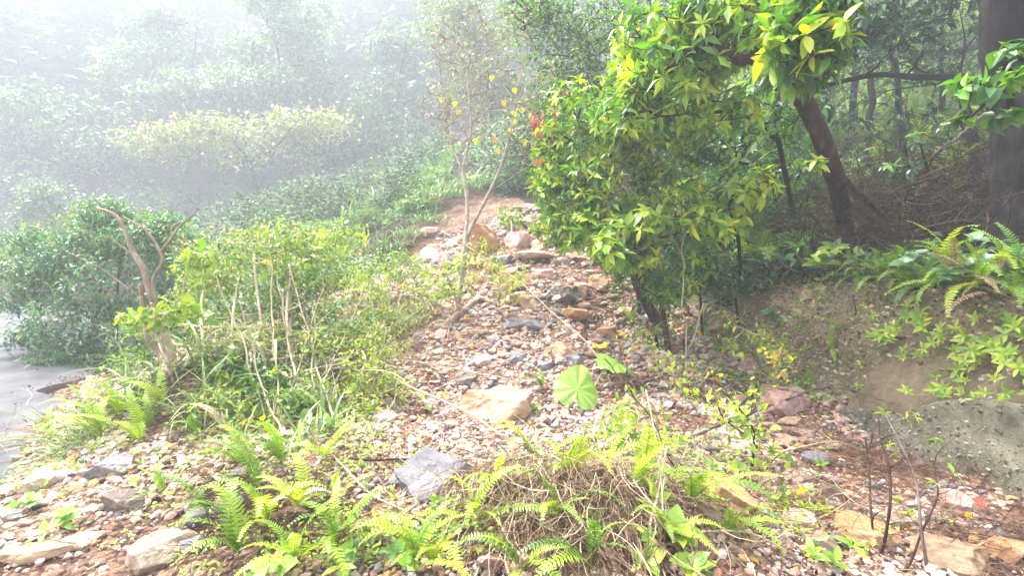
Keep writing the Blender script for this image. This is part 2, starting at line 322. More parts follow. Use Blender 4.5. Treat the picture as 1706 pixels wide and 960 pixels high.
# ------------------------------------------------------------------ plants
class Skel:
    def __init__(s, trunks, step):
        s.p = []; s.par = []; s.step = step
        for tr in trunks:
            L = np.linalg.norm(np.diff(tr, axis=0), axis=1).sum(); n = max(3, int(L / step) + 1)
            q = smooth_path(tr, n); last = -1
            if s.p:
                dd = np.linalg.norm(np.array(s.p) - q[0], axis=1); last = int(np.argmin(dd)) if dd.min() < step * 3 else -1
            for x in q: s.p.append(x); s.par.append(last); last = len(s.p) - 1
        s.ntr = len(s.p)
    def grow(s, targets, wob=.25, sag=0., up=0., minh=0):
        order = np.argsort([np.min(np.linalg.norm(np.array(s.p) - t, axis=1)) for t in targets]) if len(targets) < 500 else np.arange(len(targets))
        s.tips = []
        cap = np.zeros((len(s.p) + len(targets) * 14 + 10, 3)); k = len(s.p); cap[:k] = s.p; s.tipnodes = []
        for ti in order:
            t = targets[ti]; A = cap[minh:k]; dd = np.linalg.norm(A - t, axis=1) + up * np.maximum(0, A[:, 2] - t[2])
            j = int(np.argmin(dd)) + minh; a = cap[j].copy(); L = np.linalg.norm(t - a)
            n = min(12, max(1, int(round(L / s.step)))); side = rng.normal(size=3) * L * wob * .3; last = j
            for i in range(1, n + 1):
                f = i / n; q = a + (t - a) * f + side * math.sin(f * math.pi) + np.array([0, 0, -sag * L * math.sin(f * math.pi)]) + (rng.normal(size=3) * s.step * .08 if i < n else 0)
                cap[k] = q; s.p.append(q); s.par.append(last); last = k; k += 1
            s.tipnodes.append(last)
        return s
    def finish(s, rtip, expo=.45, rmax=None):
        n = len(s.p); s.p = np.array(s.p); par = np.array(s.par); cnt = np.zeros(n); kids = [[] for _ in range(n)]
        for i in range(n):
            if par[i] >= 0: kids[par[i]].append(i)
        for i in range(n - 1, -1, -1):
            if not kids[i]: cnt[i] = 1
            if par[i] >= 0: cnt[par[i]] += cnt[i]
        rad = rtip * cnt ** expo
        if rmax is not None:
            sc_ = rmax / rad.max(); rad = np.where(rad > rtip, rtip + (rad - rtip) * (rmax - rtip) / max(rad.max() - rtip, 1e-6), rad)
        s.rad = rad; s.kids = kids; s.cnt = cnt; chains = []; st = [(i, -1) for i in range(n) if par[i] < 0]
        while st:
            i, pr = st.pop(); ch = [pr, i] if pr >= 0 else [i]
            while kids[i]:
                ks = sorted(kids[i], key=lambda c: -cnt[c]); 
                for c in ks[1:]: st.append((c, i))
                i = ks[0]; ch.append(i)
            chains.append(ch)
        chains.sort(key=lambda c: -cnt[c[1]] * len(c)); s.chains = chains; return s
def skel_parts(root, s, mat, nbranch=6, sides=6, base=None, tname='trunk', rough=.15):
    b = np.array(root.location)
    big = s.chains[0]
    for i, ch in enumerate(s.chains[:nbranch + 1]):
        r = s.rad[ch].copy()
        if i and len(ch) > 1: r[0] = r[1]
        else: r[0] *= 1.25
        if len(ch) < 2: continue
        V, F = tube(s.p[ch] - b, r, sides + 2 if i == 0 else sides, rough if s.rad[ch[0]] > .012 else 0)
        link(tname if i == 0 else 'branch', mesh_np(tname if i == 0 else 'branch', V, F, mat, None, True), root)
    rest = []
    for ch in s.chains[nbranch + 1:]:
        if len(ch) < 2: continue
        r = s.rad[ch].copy(); r[0] = r[1]
        sd_ = 3 if r[0] < .012 else 4
        rest.append(tube(s.p[ch] - b, r, sd_))
    if rest:
        V, F = merge(rest); o = link('twig_mass', mesh_np('twig_mass', V, F, mat, None, True), root); o['kind'] = 'stuff'
def leaves_at(root, tips, dirs, spec):
    """leaf whorls or sprays at twig tips; the nearest ones as single leaf objects, the rest joined"""
    b = np.array(root.location); n = len(tips); k = spec.get('n', 6); L0 = spec['L']
    Pp = np.repeat(tips, k, 0); D0 = unit(np.repeat(dirs, k, 0))
    m = len(Pp); az = np.tile(np.arange(k) * 2.399, n) + np.repeat(rng.uniform(0, 6.28, n), k) + rng.normal(0, .2, m)
    ref = np.where(np.abs(D0[:, 2:3]) < .9, np.array([[0, 0, 1.]]), np.array([[1., 0, 0]]))
    A = unit(np.cross(D0, ref)); B = np.cross(D0, A); el = rng.uniform(*spec.get('el', (.1, .8)), m)
    rad_ = np.cos(az)[:, None] * A + np.sin(az)[:, None] * B
    D = rad_ * np.cos(el)[:, None] + D0 * np.sin(el)[:, None]; D[:, 2] -= spec.get('droop', .15) * rng.uniform(0.3, 1.6, m)
    if spec.get('spray'):       # leaves strung along the last stretch of twig
        Pp = Pp - D0 * (rng.uniform(0, spec['spray'], m))[:, None] + rng.normal(0, spec['spray'] * spec.get('fuzz', .25), (m, 3))
    Nn = D0 * .6 + np.array([0, 0, 1.]) + rng.normal(0, spec.get('nj', .35), (m, 3))
    L = L0 * rng.uniform(.45, 1.22, m)
    tip_t = np.repeat(rng.uniform(*spec.get('tint', (.1, .8)), n), k)
    if 'tintf' in spec: tip_t = tip_t + spec['tintf'](Pp)
    t = np.clip(tip_t + rng.normal(0, spec.get('tj', .08), m), 0, 1)
    no = spec.get('nobj', 0); mat = spec['mat']
    dist = np.linalg.norm(Pp - CAM, axis=1) - .0
    c, s_ = math.cos(PITCH), math.sin(PITCH); q = Pp - CAM; dep = q[:, 1] * c - q[:, 2] * s_; 
    vis = (np.abs(q[:, 0] / np.maximum(dep, .1)) < 1.0) & (np.abs((q[:, 1] * s_ + q[:, 2] * c) / np.maximum(dep, .1)) < .56) & (dep > .3)
    score = np.where(vis, dist, dist + 1000); order = np.argsort(score); oi = order[:no]; ri = order[no:]
    for i in oi:
        kk = random.choice(spec.get('kinds', ('h0', 'h1', 'h2')))
        put('leaf', shared_leaf(kk, mat), root, Pp[i] - b, D[i], Nn[i], L[i], t[i])
    if len(ri):
        V, F, T = scatter(spec.get('tm', LO), Pp[ri] - b, D[ri], Nn[ri], L[ri], t[ri])
        o = link('foliage', mesh_np('foliage', V, F, M[mat], T), root); o['kind'] = 'stuff'
def blob(centers, n):
    """random points in ellipsoids given as (center, radii, weight), denser to the shell"""
    wt = np.array([c[2] for c in centers], float); ks = rng.choice(len(centers), n, p=wt / wt.sum()); d = unit(rng.normal(size=(n, 3)))
    r = rng.uniform(.15, 1, n) ** .45
    C = np.array([c[0] for c in centers]); Rr = np.array([c[1] for c in centers]); return C[ks] + d * r[:, None] * Rr[ks]
def tree(name, label, cat, trunks, blobs, ntips, step, rtip, rmax, bark, spec, wob=.3, sag=0., up=.4, nbranch=6, group=None, minh=0, sides=6, bare=None):
    trunks = [np.array(t, float) for t in trunks]
    root = thing(name, trunks[0][0], label, cat, group)
    T = blob(blobs, ntips); gz = h(T[:, 0], T[:, 1]); T[:, 2] = np.maximum(T[:, 2], gz + .05)
    s = Skel(trunks, step); s.grow(T, wob, sag, up, minh=minh); s.finish(rtip, .62, rmax); skel_parts(root, s, M[bark], nbranch, sides)
    tn = np.array(s.tipnodes); pr = np.array(s.par)[tn]; dirs = s.p[tn] - s.p[pr]; dirs = unit(unit(dirs) + np.array([0, 0, .35]))
    leaves_at(root, s.p[tn], dirs, spec); return root

# --- fern fronds
def frond_mesh(mat, n=26, plen=.13, arch=.5, droop=.9, gap=.32, seed=0, wide=.42):
    """length 1 along +Y, rising then drooping in Z"""
    ts = np.linspace(0, 1, n); ang = arch - (arch + droop) * ts ** 1.3
    y = np.cumsum(np.cos(ang)) / n; z = np.cumsum(np.sin(ang)) / n; c = np.stack([0 * y, y, z], 1)
    rs = np.random.default_rng(seed); V, F = tube(c, np.linspace(.007, .002, n), 3); Vs = [V]; Fs = [F]; T = [np.full(len(V), -.15)]; o = len(V)
    for i in range(2, n):
        t = ts[i]; pl = plen * min(1, (t / .22) ** .7) * (1 - t ** 2.2 * .85) * rs.uniform(.85, 1.1)
        if i == n - 1: pl = plen * .25
        tg = np.array([0, math.cos(ang[i]), math.sin(ang[i])]); up = np.array([0, -math.sin(ang[i]), math.cos(ang[i])])
        for sx in (-1, 1):
            if rs.random() < .03: continue
            d = unit(np.array([sx, 0, 0]) + tg * (.28 + .2 * t) + up * rs.uniform(-.2, .15)); wv = tg * plen * wide * .5
            b = c[i]; q = np.array([b - wv * .45, b + d * pl * .45 - wv * .5, b + d * pl, b + d * pl * .5 + wv * .5, b + wv * .45])
            Vs.append(q); Fs.append(np.array([(0, 1, 4), (1, 3, 4), (1, 2, 3)]) + o); o += 5; T.append(np.full(5, rs.uniform(-.06, .06)))
    return mesh_np('frond', np.concatenate(Vs), np.concatenate(Fs), M[mat], np.concatenate(T))
FR = {}
for mk in ('fern', 'dark', 'litter'):
    FR[mk, 'arch'] = [frond_mesh(mk, 26, .13, .9, .7, seed=1), frond_mesh(mk, 30, .11, .6, .5, seed=2), frond_mesh(mk, 24, .14, .9, 1.2, seed=3)]
    FR[mk, 'flat'] = [frond_mesh(mk, 28, .12, .25, .45, seed=4), frond_mesh(mk, 30, .11, .3, .8, seed=5)]
    FR[mk, 'palm'] = [frond_mesh(mk, 34, .3, .8, .9, seed=6, wide=.11), frond_mesh(mk, 34, .27, .6, 1.1, seed=8, wide=.11)]
def LIP(px, back=.05, up=0.):
    ys_ = np.linspace(2.2, 8.5, 400); xx_ = xwall(ys_) + np.interp(ys_, [3, 5, 7, 9], [.62, .7, .8, 1.4]) + back
    i = int(np.argmin(np.abs(xx_ / ys_ - (px - 853) / FPX))); return np.array([xx_[i], ys_[i], hz(xx_[i], ys_[i]) + up])
def fern(base, label, n, L, az=(0, 360), el=(15, 60), kind='arch', mat='fern', tint=(.4, .9), name='fern', group=None, cat='fern'):
    root = thing(name, base, label, cat, group)
    for k in range(n):
        a = R(az[0] + (az[1] - az[0]) * (k + random.uniform(.1, .9)) / n); e = R(random.uniform(*el))
        D = (math.sin(a) * math.cos(e), math.cos(a) * math.cos(e), math.sin(e)); l = L * random.uniform(.55, 1.15) * 1.18
        put('frond', random.choice(FR[mat if random.random() > .1 or kind == 'palm' else 'litter', kind]), root, (0, 0, 0), D, (random.uniform(-.3, .3), random.uniform(-.3, .3), 1), l, random.uniform(*tint))
    return root
# --- grass
def blade_mesh(mat, arch, w=.018, n=8):
    ts = np.linspace(0, 1, n); ang = np.linspace(.1, -arch, n); y = np.r_[0, np.cumsum(np.cos(ang))[:-1]] / n; z = np.r_[0, np.cumsum(np.sin(ang))[:-1]] / n
    wd = w * (1 - ts ** 2) * np.minimum(1, .4 + ts * 4) + .0008; V = []; F = []
    for i in range(n): V += [(-wd[i], y[i], z[i] + wd[i] * .5), (0, y[i], z[i]), (wd[i], y[i], z[i] + wd[i] * .5)]
    for i in range(n - 1):
        a = 3 * i
        for b in (a, a + 1): F += [(b, b + 1, b + 4), (b, b + 4, b + 3)]
    return np.array(V), np.array(F)
BL = [blade_mesh('grass', a) for a in (.6, 1.3, 2.0, 2.6)]
BLM = {}
def grass(base, label, n, L, mat='grass', az=(0, 360), el=(45, 85), tint=(.3, .9), wsc=1., joined=False, cat='grass', name='grass_tuft', spread=.05, group=None):
    root = thing(name, base, label, cat, group) if not joined else None; acc = []; b = np.array(base, float)
    for k in range(n):
        a = R(random.uniform(*az)); e = R(random.uniform(*el)); D = np.array((math.sin(a) * math.cos(e), math.cos(a) * math.cos(e), math.sin(e)))
        i = random.randrange(4); l = L * random.uniform(.5, 1.1); t = random.uniform(*tint); off = np.array([random.gauss(0, spread), random.gauss(0, spread), 0])
        if joined: acc.append(scatter(BL[i], off[None], D[None], np.array([[0, 0, 1.]]), [l], np.array([t]), [wsc]))
        else:
            if (i, mat) not in BLM: BLM[i, mat] = mesh_np('blade', BL[i][0], BL[i][1], M[mat], np.zeros(len(BL[i][0])), True)
            put('blade', BLM[i, mat], root, off, D, (0, 0, 1), l, t, wsc)
    if joined:
        V, F = merge([(a[0], a[1]) for a in acc]); me = mesh_np(name, V, F, M[mat], np.concatenate([a[2] for a in acc]))
        return tag(link(name, me, None, tuple(base)), label, cat, group)
    return root
# --- sticks
def stick(name, label, cat, pts, r0, r1, mat='barkpale', n=24, wob=.02, sides=6, side_twigs=0, tw=.25, seed=1, leaves=None, group=None):
    q = smooth_path(pts, n, wob, seed); b = q[0]
    parts = [tube(q - b, np.linspace(r0, r1, n), sides, .12, seed)]
    V, F = parts[0]; tips = []; tw_ = []
    for k in range(side_twigs):
        i = random.randrange(n // 5, n - 1); t = unit(q[i + 1 if i + 1 < n else i] - q[i - 1]); d = unit(t + unit(rng.normal(size=3)) * 1.1 + np.array([0, 0, .2])); l = tw * random.uniform(.4, 1.2)
        pp = smooth_path([q[i] - b, q[i] - b + d * l * .5 + rng.normal(size=3) * l * .08, q[i] - b + d * l + np.array([0, 0, -.1 * l])], 6)
        rr = max(r1, (r0 + (r1 - r0) * i / n) * .45); tw_.append(tube(pp, np.linspace(rr, rr * .35, 6), 4)); tips.append((pp[-1] + b, d)); tips.append((pp[3] + b, d))
    if leaves is None and not tw_:
        return tag(link(name, mesh_np(name, V, F, M[mat], None, True), None, tuple(b)), label, cat, group)
    root = thing(name, b, label, cat, group); link('stem', mesh_np('stem', V, F, M[mat], None, True), root)
    for v, f in tw_: link('twig', mesh_np('twig', v, f, M[mat], None, True), root)
    if leaves:
        tips.append((q[-1], unit(q[-1] - q[-2]))); leaves_at(root, np.array([t[0] for t in tips]), np.array([t[1] for t in tips]), leaves)
    return root
# --- rocks
import bmesh
def ico(sub):
    bm = bmesh.new(); bmesh.ops.create_icosphere(bm, subdivisions=sub, radius=1); bm.verts.ensure_lookup_table()
    V = np.array([v.co[:] for v in bm.verts]); F = np.array([[v.index for v in f.verts] for f in bm.faces]); bm.free(); return V, F
ICO = {k: ico(k) for k in (1, 2, 3, 4, 5)}
def rock_shape(sub, nplanes, seed, rough=.03, flat=1.):
    rs = np.random.default_rng(seed); D, F = ICO[sub]; Nn = unit(rs.normal(size=(nplanes, 3))); Nn = np.r_[Nn, unit(np.array([[0, 0, 1.], [.15, .1, -1]]) + rs.normal(0, .12, (2, 3)))]
    H = np.r_[rs.uniform(.62, 1, nplanes), .6 * flat, .7]
    dt = D @ Nn.T; r = np.where(dt > .05, H / np.maximum(dt, .05), 9).min(1); r = np.minimum(r, 1.25)
    if rough: r = r * (1 + rough * fbm(D, 2.3, 4, seed % 50))
    return D * r[:, None], F
def rock(px, py, w_, hh, mat, label, depth=1., sub=5, seed=None, sink=.3, rot=None, lift=0., flat=1., cat='rock', planes=11, tilt=None):
    q, d = GD(px, py); s = d / FPX * (.88 if py > 840 else 1); sx = w_ * s / 2 * 1.1; sz = hh * s / 2 * 1.15; seed = seed or int(px * 7 + py)
    V, F = rock_shape(sub, planes, seed, .1, flat); V = V * np.array([sx, sx * depth, sz * 1.15])
    if tilt: V = V @ np.array(Matrix.Rotation(R(tilt[0]), 3, 'X') @ Matrix.Rotation(R(tilt[1]), 3, 'Y')).T
    o = link('rock', mesh_np('rock', V, F, M[mat], None, False), None, (q[0], q[1] + sx * depth * .3, q[2] + sz * (1 - 2 * sink) * .5 + lift))
    o.rotation_euler.z = R(rot if rot is not None else random.uniform(-25, 25)); o['tint'] = random.uniform(-.06, .06); return tag(o, label, cat)

# ================================================================== THE SETTING
xs = np.unique(np.round(np.concatenate([np.linspace(-92, -14, 55), np.linspace(-14, -6, 54), np.linspace(-6, 4.2, 205), np.linspace(4.2, 12, 70), np.linspace(12, 92, 60)]), 4))
ys = np.unique(np.round(np.concatenate([np.linspace(-20, 1, 30), np.linspace(1, 9.5, 180), np.linspace(9.5, 22, 110), np.linspace(22, 88, 80)]), 4))
XX, YY = np.meshgrid(xs, ys, indexing='ij'); ZZ = np.concatenate([h(XX[i:i + 20], YY[i:i + 20]) for i in range(0, len(xs), 20)])
ZZ = np.where(ZZ > 30, 30 + 7 * np.tanh((ZZ - 30) / 7), ZZ); ZZ = np.maximum(ZZ, -.6)
S_ = wall_s(XX, YY); V = np.stack([XX, YY, ZZ], -1).reshape(-1, 3)
fine = (np.abs(V[:, 0]) < 8) & (V[:, 1] < 14)
sw = S_.reshape(-1); face = np.clip(np.minimum(sw - .12, 1 - sw) * 6, 0, 1)
n1 = fbm(V, 1.6, 5, 11) ; V[:, 0] -= face * (n1 * .06 + fbm(V, 7, 3, 13) * .028); V[:, 2] += face * fbm(V, 5, 3, 12) * .03
V[:, 2] += fine * fbm(V, 5, 3, 15) * .018
def xl_(y): return np.interp(y, [-8, 5, 6, 9, 14, 19, 22], [-6.5, -5.5, -3.7, -2.6, -2.45, -1.9, -1.8])
def xr_(y): return np.interp(y, [-8, 8, 9, 10, 12, 14, 19, 22], [9, 9, 2.2, 1.9, .5, -.6, -1.9, -1.9])
def is_debris(x, y): return (x > xl_(y)) & (x < xr_(y)) & (y < 16.5) & (wall_s(x, y) < .03)
ni, nj = XX.shape; idx = np.arange(ni * nj).reshape(ni, nj)
F = np.stack([idx[:-1, :-1], idx[1:, :-1], idx[1:, 1:], idx[:-1, 1:]], -1).reshape(-1, 4)
cx = V[F][:, :, 0].mean(1); cyy = V[F][:, :, 1].mean(1); ws = wall_s(cx, cyy)
jit = fbm(np.stack([cx, cyy, cx * 0], 1), 1.2, 3, 21) * .3
deb = is_debris(cx + jit, cyy + jit) & (ws <= .0); bnk = (ws > .0) & (ws < .95) & (cyy < 9.0) & ~deb; oth = ~(deb | bnk)
from mathutils.bvhtree import BVHTree
_sel = (np.abs(cx) < 16) & (cyy < 30)
TB = BVHTree.FromPolygons(V.tolist(), F[_sel].tolist())
_G0 = G
def G(px, py, dmin=1.2, dmax=60):           # the same, against the finished terrain mesh
    o = P(px, py, 0.0); v = P(px, py, 1.0) - o; hit = TB.ray_cast(Vector(o), Vector(v).normalized(), 40)
    return np.array(hit[0]) if hit[0] is not None else _G0(px, py, dmin, dmax)
def on_bank(x, y, z):                       # move points sideways onto the face of the bank
    out = np.stack([x, y, z], 1)
    for i in range(len(out)):
        hit = TB.ray_cast(Vector((out[i, 0] - .5, out[i, 1], out[i, 2])), Vector((1, 0, 0)), 1.2)
        if hit[0] is not None: out[i] = hit[0]
    return out
def sub(name, sel, mat):
    f = F[sel]; u, inv = np.unique(f, return_inverse=True)
    o = link(name, mesh_np(name, V[u], inv.reshape(f.shape), mat, None, True)); o['kind'] = 'structure'; return o
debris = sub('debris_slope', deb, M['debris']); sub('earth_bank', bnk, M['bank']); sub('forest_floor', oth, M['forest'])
# road, one sheet a little under the debris edge, following the valley to the left
rl = []
for i in range(61):
    for k in range(49):
        x = -62 + k * 1.3; y = -12 + i * 1.1; rl.append((x, y, -.05))
rl = np.array(rl); rF = np.array([(i * 49 + k, i * 49 + k + 1, (i + 1) * 49 + k + 1, (i + 1) * 49 + k) for i in range(60) for k in range(48)])
road = link('road', mesh_np('road', rl, rF, M['road'])); road['kind'] = 'structure'
ln = smooth_path([(-22, 13.2, -.046), (-14, 10.4, -.046), (-9.5, 8.2, -.046), (-7, 5.5, -.046), (-6.2, 2, -.046), (-6.2, -6, -.046)], 60); tg_ = np.gradient(ln, axis=0); nr_ = unit(np.stack([-tg_[:, 1], tg_[:, 0], 0 * tg_[:, 0]], 1)) * .07
lv = np.stack([ln + nr_, ln - nr_], 1).reshape(-1, 3); lf = np.array([(2 * i, 2 * i + 1, 2 * i + 3, 2 * i + 2) for i in range(59)])
o = link('road_strip', mesh_np('road_strip', lv, lf, M['pale_strip'])); o['kind'] = 'structure'  # narrow pale strip following the edge of the road
# sprayed concrete foot of the bank
yy = np.linspace(.6, 4.15, 110); nz_ = 44; wv = []
for y in yy:
    ztop = np.interp(y, [.6, 2.7, 3.3, 3.9, 4.15], [.62, .6, .5, .3, .12]); zb = -.25
    for k in range(nz_):
        t = k / (nz_ - 1); z = zb + (ztop - zb) * min(1, t / .86); back = .2 * (z - zb); 
        if t > .86: back += (t - .86) / .14 * .42
        wv.append((xwall(y) - .17 + back, y, z))
wv = np.array(wv); tt = np.tile(np.linspace(0, 1, nz_), len(yy)); wv[:, 2] += (tt > .8) * (fbm(wv, 1.3, 4, 33) * .1); wv[:, 0] += fbm(wv, 1.5, 3, 31) * .035 + fbm(wv, 9, 3, 32) * .009
wF = np.array([(i * nz_ + k, (i + 1) * nz_ + k, (i + 1) * nz_ + k + 1, i * nz_ + k + 1) for i in range(len(yy) - 1) for k in range(nz_ - 1)])
o = link('retaining_wall', mesh_np('retaining_wall', wv, wF, M['wall'], None, True)); tag(o, 'grey green mossy sprayed concrete wall at the foot of the bank', 'wall')

LITTER_SPOTS = [(.35, 2.4, .7, .4), (2.3, 3.2, .45, .4), (2.65, 2.3, .35, .35), (-2.65, 3.95, .45, .3), (-1.2, 2.5, .5, .3)]
_k = rng.integers(0, len(wv), 9000); _k = _k[tt[_k] < .9]; _r = .0045 + .006 * rng.pareto(2.4, len(_k)).clip(0, 3); WALLP = (wv[_k] + rng.normal(0, .012, (len(_k), 3)) * np.array([0, 1, 1]), _r)
# gravel: far past counting
n = 210000; gx = rng.uniform(-6, 3.2, n); gy = 1.2 + rng.uniform(0, 1, n) ** 1.5 * 10.2; dd = np.hypot(gx, gy)
keep = is_debris(gx, gy) & (rng.uniform(0, 1, n) < np.clip(1.5 / (1 + (dd / 5.5) ** 2) , 0, 1)) & (np.abs(gx) < gy * 1.1 + .4)
ns = fbm(np.stack([gx, gy, gx * 0], 1), 1.1, 3, 41); keep &= (ns > -.25) | (rng.uniform(0, 1, n) < .25 + .15 * ns); keep &= (gy < 9.6) | (gx > -1.6)
keep &= (Lf(gx, gy) > -.06)
for ex, ey, ew, eh in LITTER_SPOTS: keep &= (((gx - ex) / ew) ** 2 + ((gy - ey) / eh) ** 2 > rng.uniform(.5, 1.3, n)) | (rng.uniform(0, 1, n) < .12)
gx, gy, dd = gx[keep][:72000], gy[keep][:72000], dd[keep][:72000]; gz = h(gx, gy); n = len(gx); print('gravel', n)
ra = (.0066 + .0085 * rng.pareto(2.0, n).clip(0, 3.8)) * np.clip(dd / 3.4, .85, 2.4)
IV, IF = ICO[1]; nt_ = 14; T14 = []
for k in range(nt_):
    rs = np.random.default_rng(k); v = IV * rs.uniform(.5, 1.15, (12, 1)) * np.array([1, rs.uniform(.65, .95), rs.uniform(.4, .7)]); T14.append(v)
T14 = np.array(T14); tv = T14[rng.integers(0, nt_, n)]
az = rng.uniform(0, 6.28, n); ti = rng.normal(0, .5, n); ca, sa = np.cos(az), np.sin(az); ct, st = np.cos(ti), np.sin(ti)
x_, y_, z_ = tv[..., 0], tv[..., 1], tv[..., 2]; y2 = y_ * ct[:, None] - z_ * st[:, None]; z2 = y_ * st[:, None] + z_ * ct[:, None]
x3 = x_ * ca[:, None] - y2 * sa[:, None]; y3 = x_ * sa[:, None] + y2 * ca[:, None]
gv = np.stack([x3, y3, z2], -1) * ra[:, None, None] + np.stack([gx, gy, gz + ra * rng.uniform(-.15, .55, n)], -1)[:, None]
gF = (IF[None] + (np.arange(n) * 12)[:, None, None]).reshape(-1, 3)
hue = np.clip(rng.uniform(0, 1, n) , 0, 1)
left = (gx < -1.3) & (gy < 4.5); hue = np.where(left & (rng.uniform(0, 1, n) < .6), rng.uniform(.1, .56, n), hue)
o = link('gravel', mesh_np('gravel', gv.reshape(-1, 3), gF, M['gravel'], np.repeat(hue, 12))); tag(o, 'loose tan and grey gravel covering the landslide debris', 'gravel', kind='stuff')
# stones one can pick apart: pieces of the debris slope
SM = []
for k in range(9):
    v, f = rock_shape(2, 7, 100 + k, .0, .9)
    for mk in ('rock_tan', 'rock_grey', 'rock_pink', 'rock_pale', 'rock_ochre', 'rock_dark'): SM.append(mesh_np('stone', v * np.array([1, .8, .6]), f, M[mk]))
cnt = 0
while cnt < 290:
    x = random.uniform(-4.2, 3); y = 1.9 + random.random() ** 1.3 * 10; d = math.hypot(x, y)
    if not is_debris(np.array(x), np.array(y)) or abs(x) > y * 1.02 or float(Lf(x, y)) < -.04: continue
    r_ = random.uniform(.02, .042) * (1 + random.random() ** 4 * 1.6) * min(2.3, max(.8, d / 3.6))
    if y > 6 and x > -1: r_ *= 1.25
    wts = [5, 3, 3, 2, 2, 1.5] if y > 5 else [5, 3, 3, 2, 1.2, 1.5]
    o = link('stone', SM[random.randrange(9) * 6 + random.choices(range(6), wts)[0]], debris, (x, y, hz(x, y) + r_ * .3))
    o.scale = (r_ * random.uniform(.9, 1.5), r_ * random.uniform(.8, 1.2), r_ * random.uniform(.7, 1.1)); o.rotation_euler = (random.gauss(0, .3), random.gauss(0, .3), random.uniform(0, 6.28)); o['tint'] = random.uniform(-.08, .08); cnt += 1

# ------------------------------------------------------------------ boulders and slabs
rock(820, 690, 100, 62, 'rock_tan', 'flat topped tan boulder beside the large round green leaves', .8, seed=5, planes=7, rot=8)
rock(722, 815, 112, 95, 'rock_grey', 'wide flat grey slab in the near gravel left of the fern clump', 1.0, seed=12, planes=8, flat=.55, rot=-30, tilt=(8, 12), sink=.3)
rock(1222, 850, 92, 120, 'rock_ochre', 'long orange slab lying on the gravel under the leafy sapling', .6, seed=21, planes=8, rot=-52, flat=.6, tilt=(10, 18))
rock(1455, 905, 85, 62, 'rock_ochre', 'broad orange stone behind the dark crooked stem', .9, seed=33, flat=.8)
rock(1590, 935, 125, 70, 'rock_tan', 'longest orange tan slab in the bottom right corner', .55, seed=41, rot=-38, flat=.8)
rock(1672, 925, 60, 50, 'rock_ochre', 'small orange slab at the right edge under the wall', .8, seed=47)
rock(1602, 850, 62, 42, 'rock_pink', 'salmon stone wedged against the foot of the concrete wall', .9, seed=52)
rock(266, 935, 92, 72, 'rock_pale', 'large pale cracked boulder at the bottom left edge', .9, seed=66, planes=9)
rock(322, 916, 42, 38, 'rock_grey', 'slate blue stone right beside the pale bottom left boulder', .9, seed=68)
rock(195, 850, 58, 48, 'rock_dark', 'dark brown boulder under the eroded left edge', .9, seed=71)
rock(185, 790, 62, 44, 'rock_grey', 'grey stone half buried in the left scarp above the dark boulder', .8, seed=74)
rock(70, 805, 62, 34, 'rock_pale', 'pale mossy stone near the road at the far left', .9, seed=77)
rock(372, 850, 66, 36, 'rock_grey', 'grey slab with a sharp dark edge among the ferns on the left', .8, seed=81, flat=.6, tilt=(0, -18))
rock(328, 866, 48, 30, 'rock_grey', 'smaller grey slab just left of the sharp edged slab', .8, seed=83, flat=.8)
rock(396, 808, 42, 40, 'rock_dark', 'upright brown grey stone above the two grey slabs', .8, seed=86)
rock(345, 757, 38, 34, 'rock_pink', 'rounded pinkish stone in the root hole below the broken trunk', .8, seed=88)
rock(60, 925, 95, 36, 'rock_tan', 'long low brown slab at the bottom left corner', .5, seed=91, rot=20, flat=.6)
rock(135, 905, 70, 30, 'rock_pale', 'flat pale slab between the bottom left corner and the pale boulder', .6, seed=93, rot=25, flat=.6)
rock(15, 865, 50, 26, 'rock_grey', 'thin grey slab at the left edge of the picture', .6, seed=95, rot=15)
rock(800, 418, 66, 62, 'rock_ochre', 'large orange boulder behind the bare shrub', .9, seed=101, planes=9, sink=.15)
rock(866, 408, 40, 40, 'rock_pink', 'brown boulder just right of the large orange boulder', .9, seed=104)
rock(842, 438, 38, 24, 'rock_grey', 'grey block below the large orange boulder', .9, seed=106)
rock(762, 438, 34, 24, 'rock_grey', 'grey block left of the large orange boulder', .9, seed=108)
rock(898, 420, 34, 28, 'rock_tan', 'tan boulder at the top of the rubble beside the leafy bush', .9, seed=109)
rock(880, 505, 50, 34, 'rock_tan', 'tan boulder halfway up the rubble', .9, seed=111)
rock(938, 498, 48, 34, 'rock_dark', 'dark purple grey stone halfway up the rubble', .9, seed=114)
rock(968, 492, 28, 36, 'rock_tan', 'upright tan stone beside the dark purple stone', .9, seed=117)
rock(993, 474, 34, 28, 'rock_ochre', 'orange tan stone under the hanging bush leaves', .9, seed=119)
rock(906, 462, 34, 24, 'rock_pink', 'pinkish stone above the dark purple stone', .9, seed=120)
rock(876, 545, 54, 30, 'rock_grey', 'blue grey slab in the middle of the slope', .9, seed=121, flat=.7)
rock(930, 592, 50, 32, 'rock_tan', 'pale ochre rock with a dark shadow under its right end', .9, seed=124)
rock(955, 606, 30, 26, 'rock_grey', 'small grey rock touching the pale ochre rock', .9, seed=127)
rock(905, 614, 38, 20, 'rock_grey', 'flat grey stone behind the fern near the round leaves', .9, seed=129)
rock(862, 604, 30, 24, 'rock_grey', 'blue grey stone above the tan flat topped boulder', .9, seed=130)
rock(782, 640, 34, 26, 'rock_dark', 'dark stone just left of the tan flat topped boulder', .9, seed=131)
rock(800, 608, 34, 24, 'rock_pink', 'rust pink stone by the end of the long cane', .9, seed=132)
rock(1012, 560, 40, 26, 'rock_ochre', 'orange stone near the foot of the bush trunk', .9, seed=134)
rock(1310, 688, 70, 58, 'rock_pink', 'purplish pink block at the foot of the earth bank', .9, seed=141)
rock(1296, 660, 48, 28, 'rock_tan', 'tan block resting on the purplish pink block', .9, seed=143)
rock(1328, 662, 30, 26, 'rock_pink', 'rounded pink stone above the purplish block', .9, seed=144)
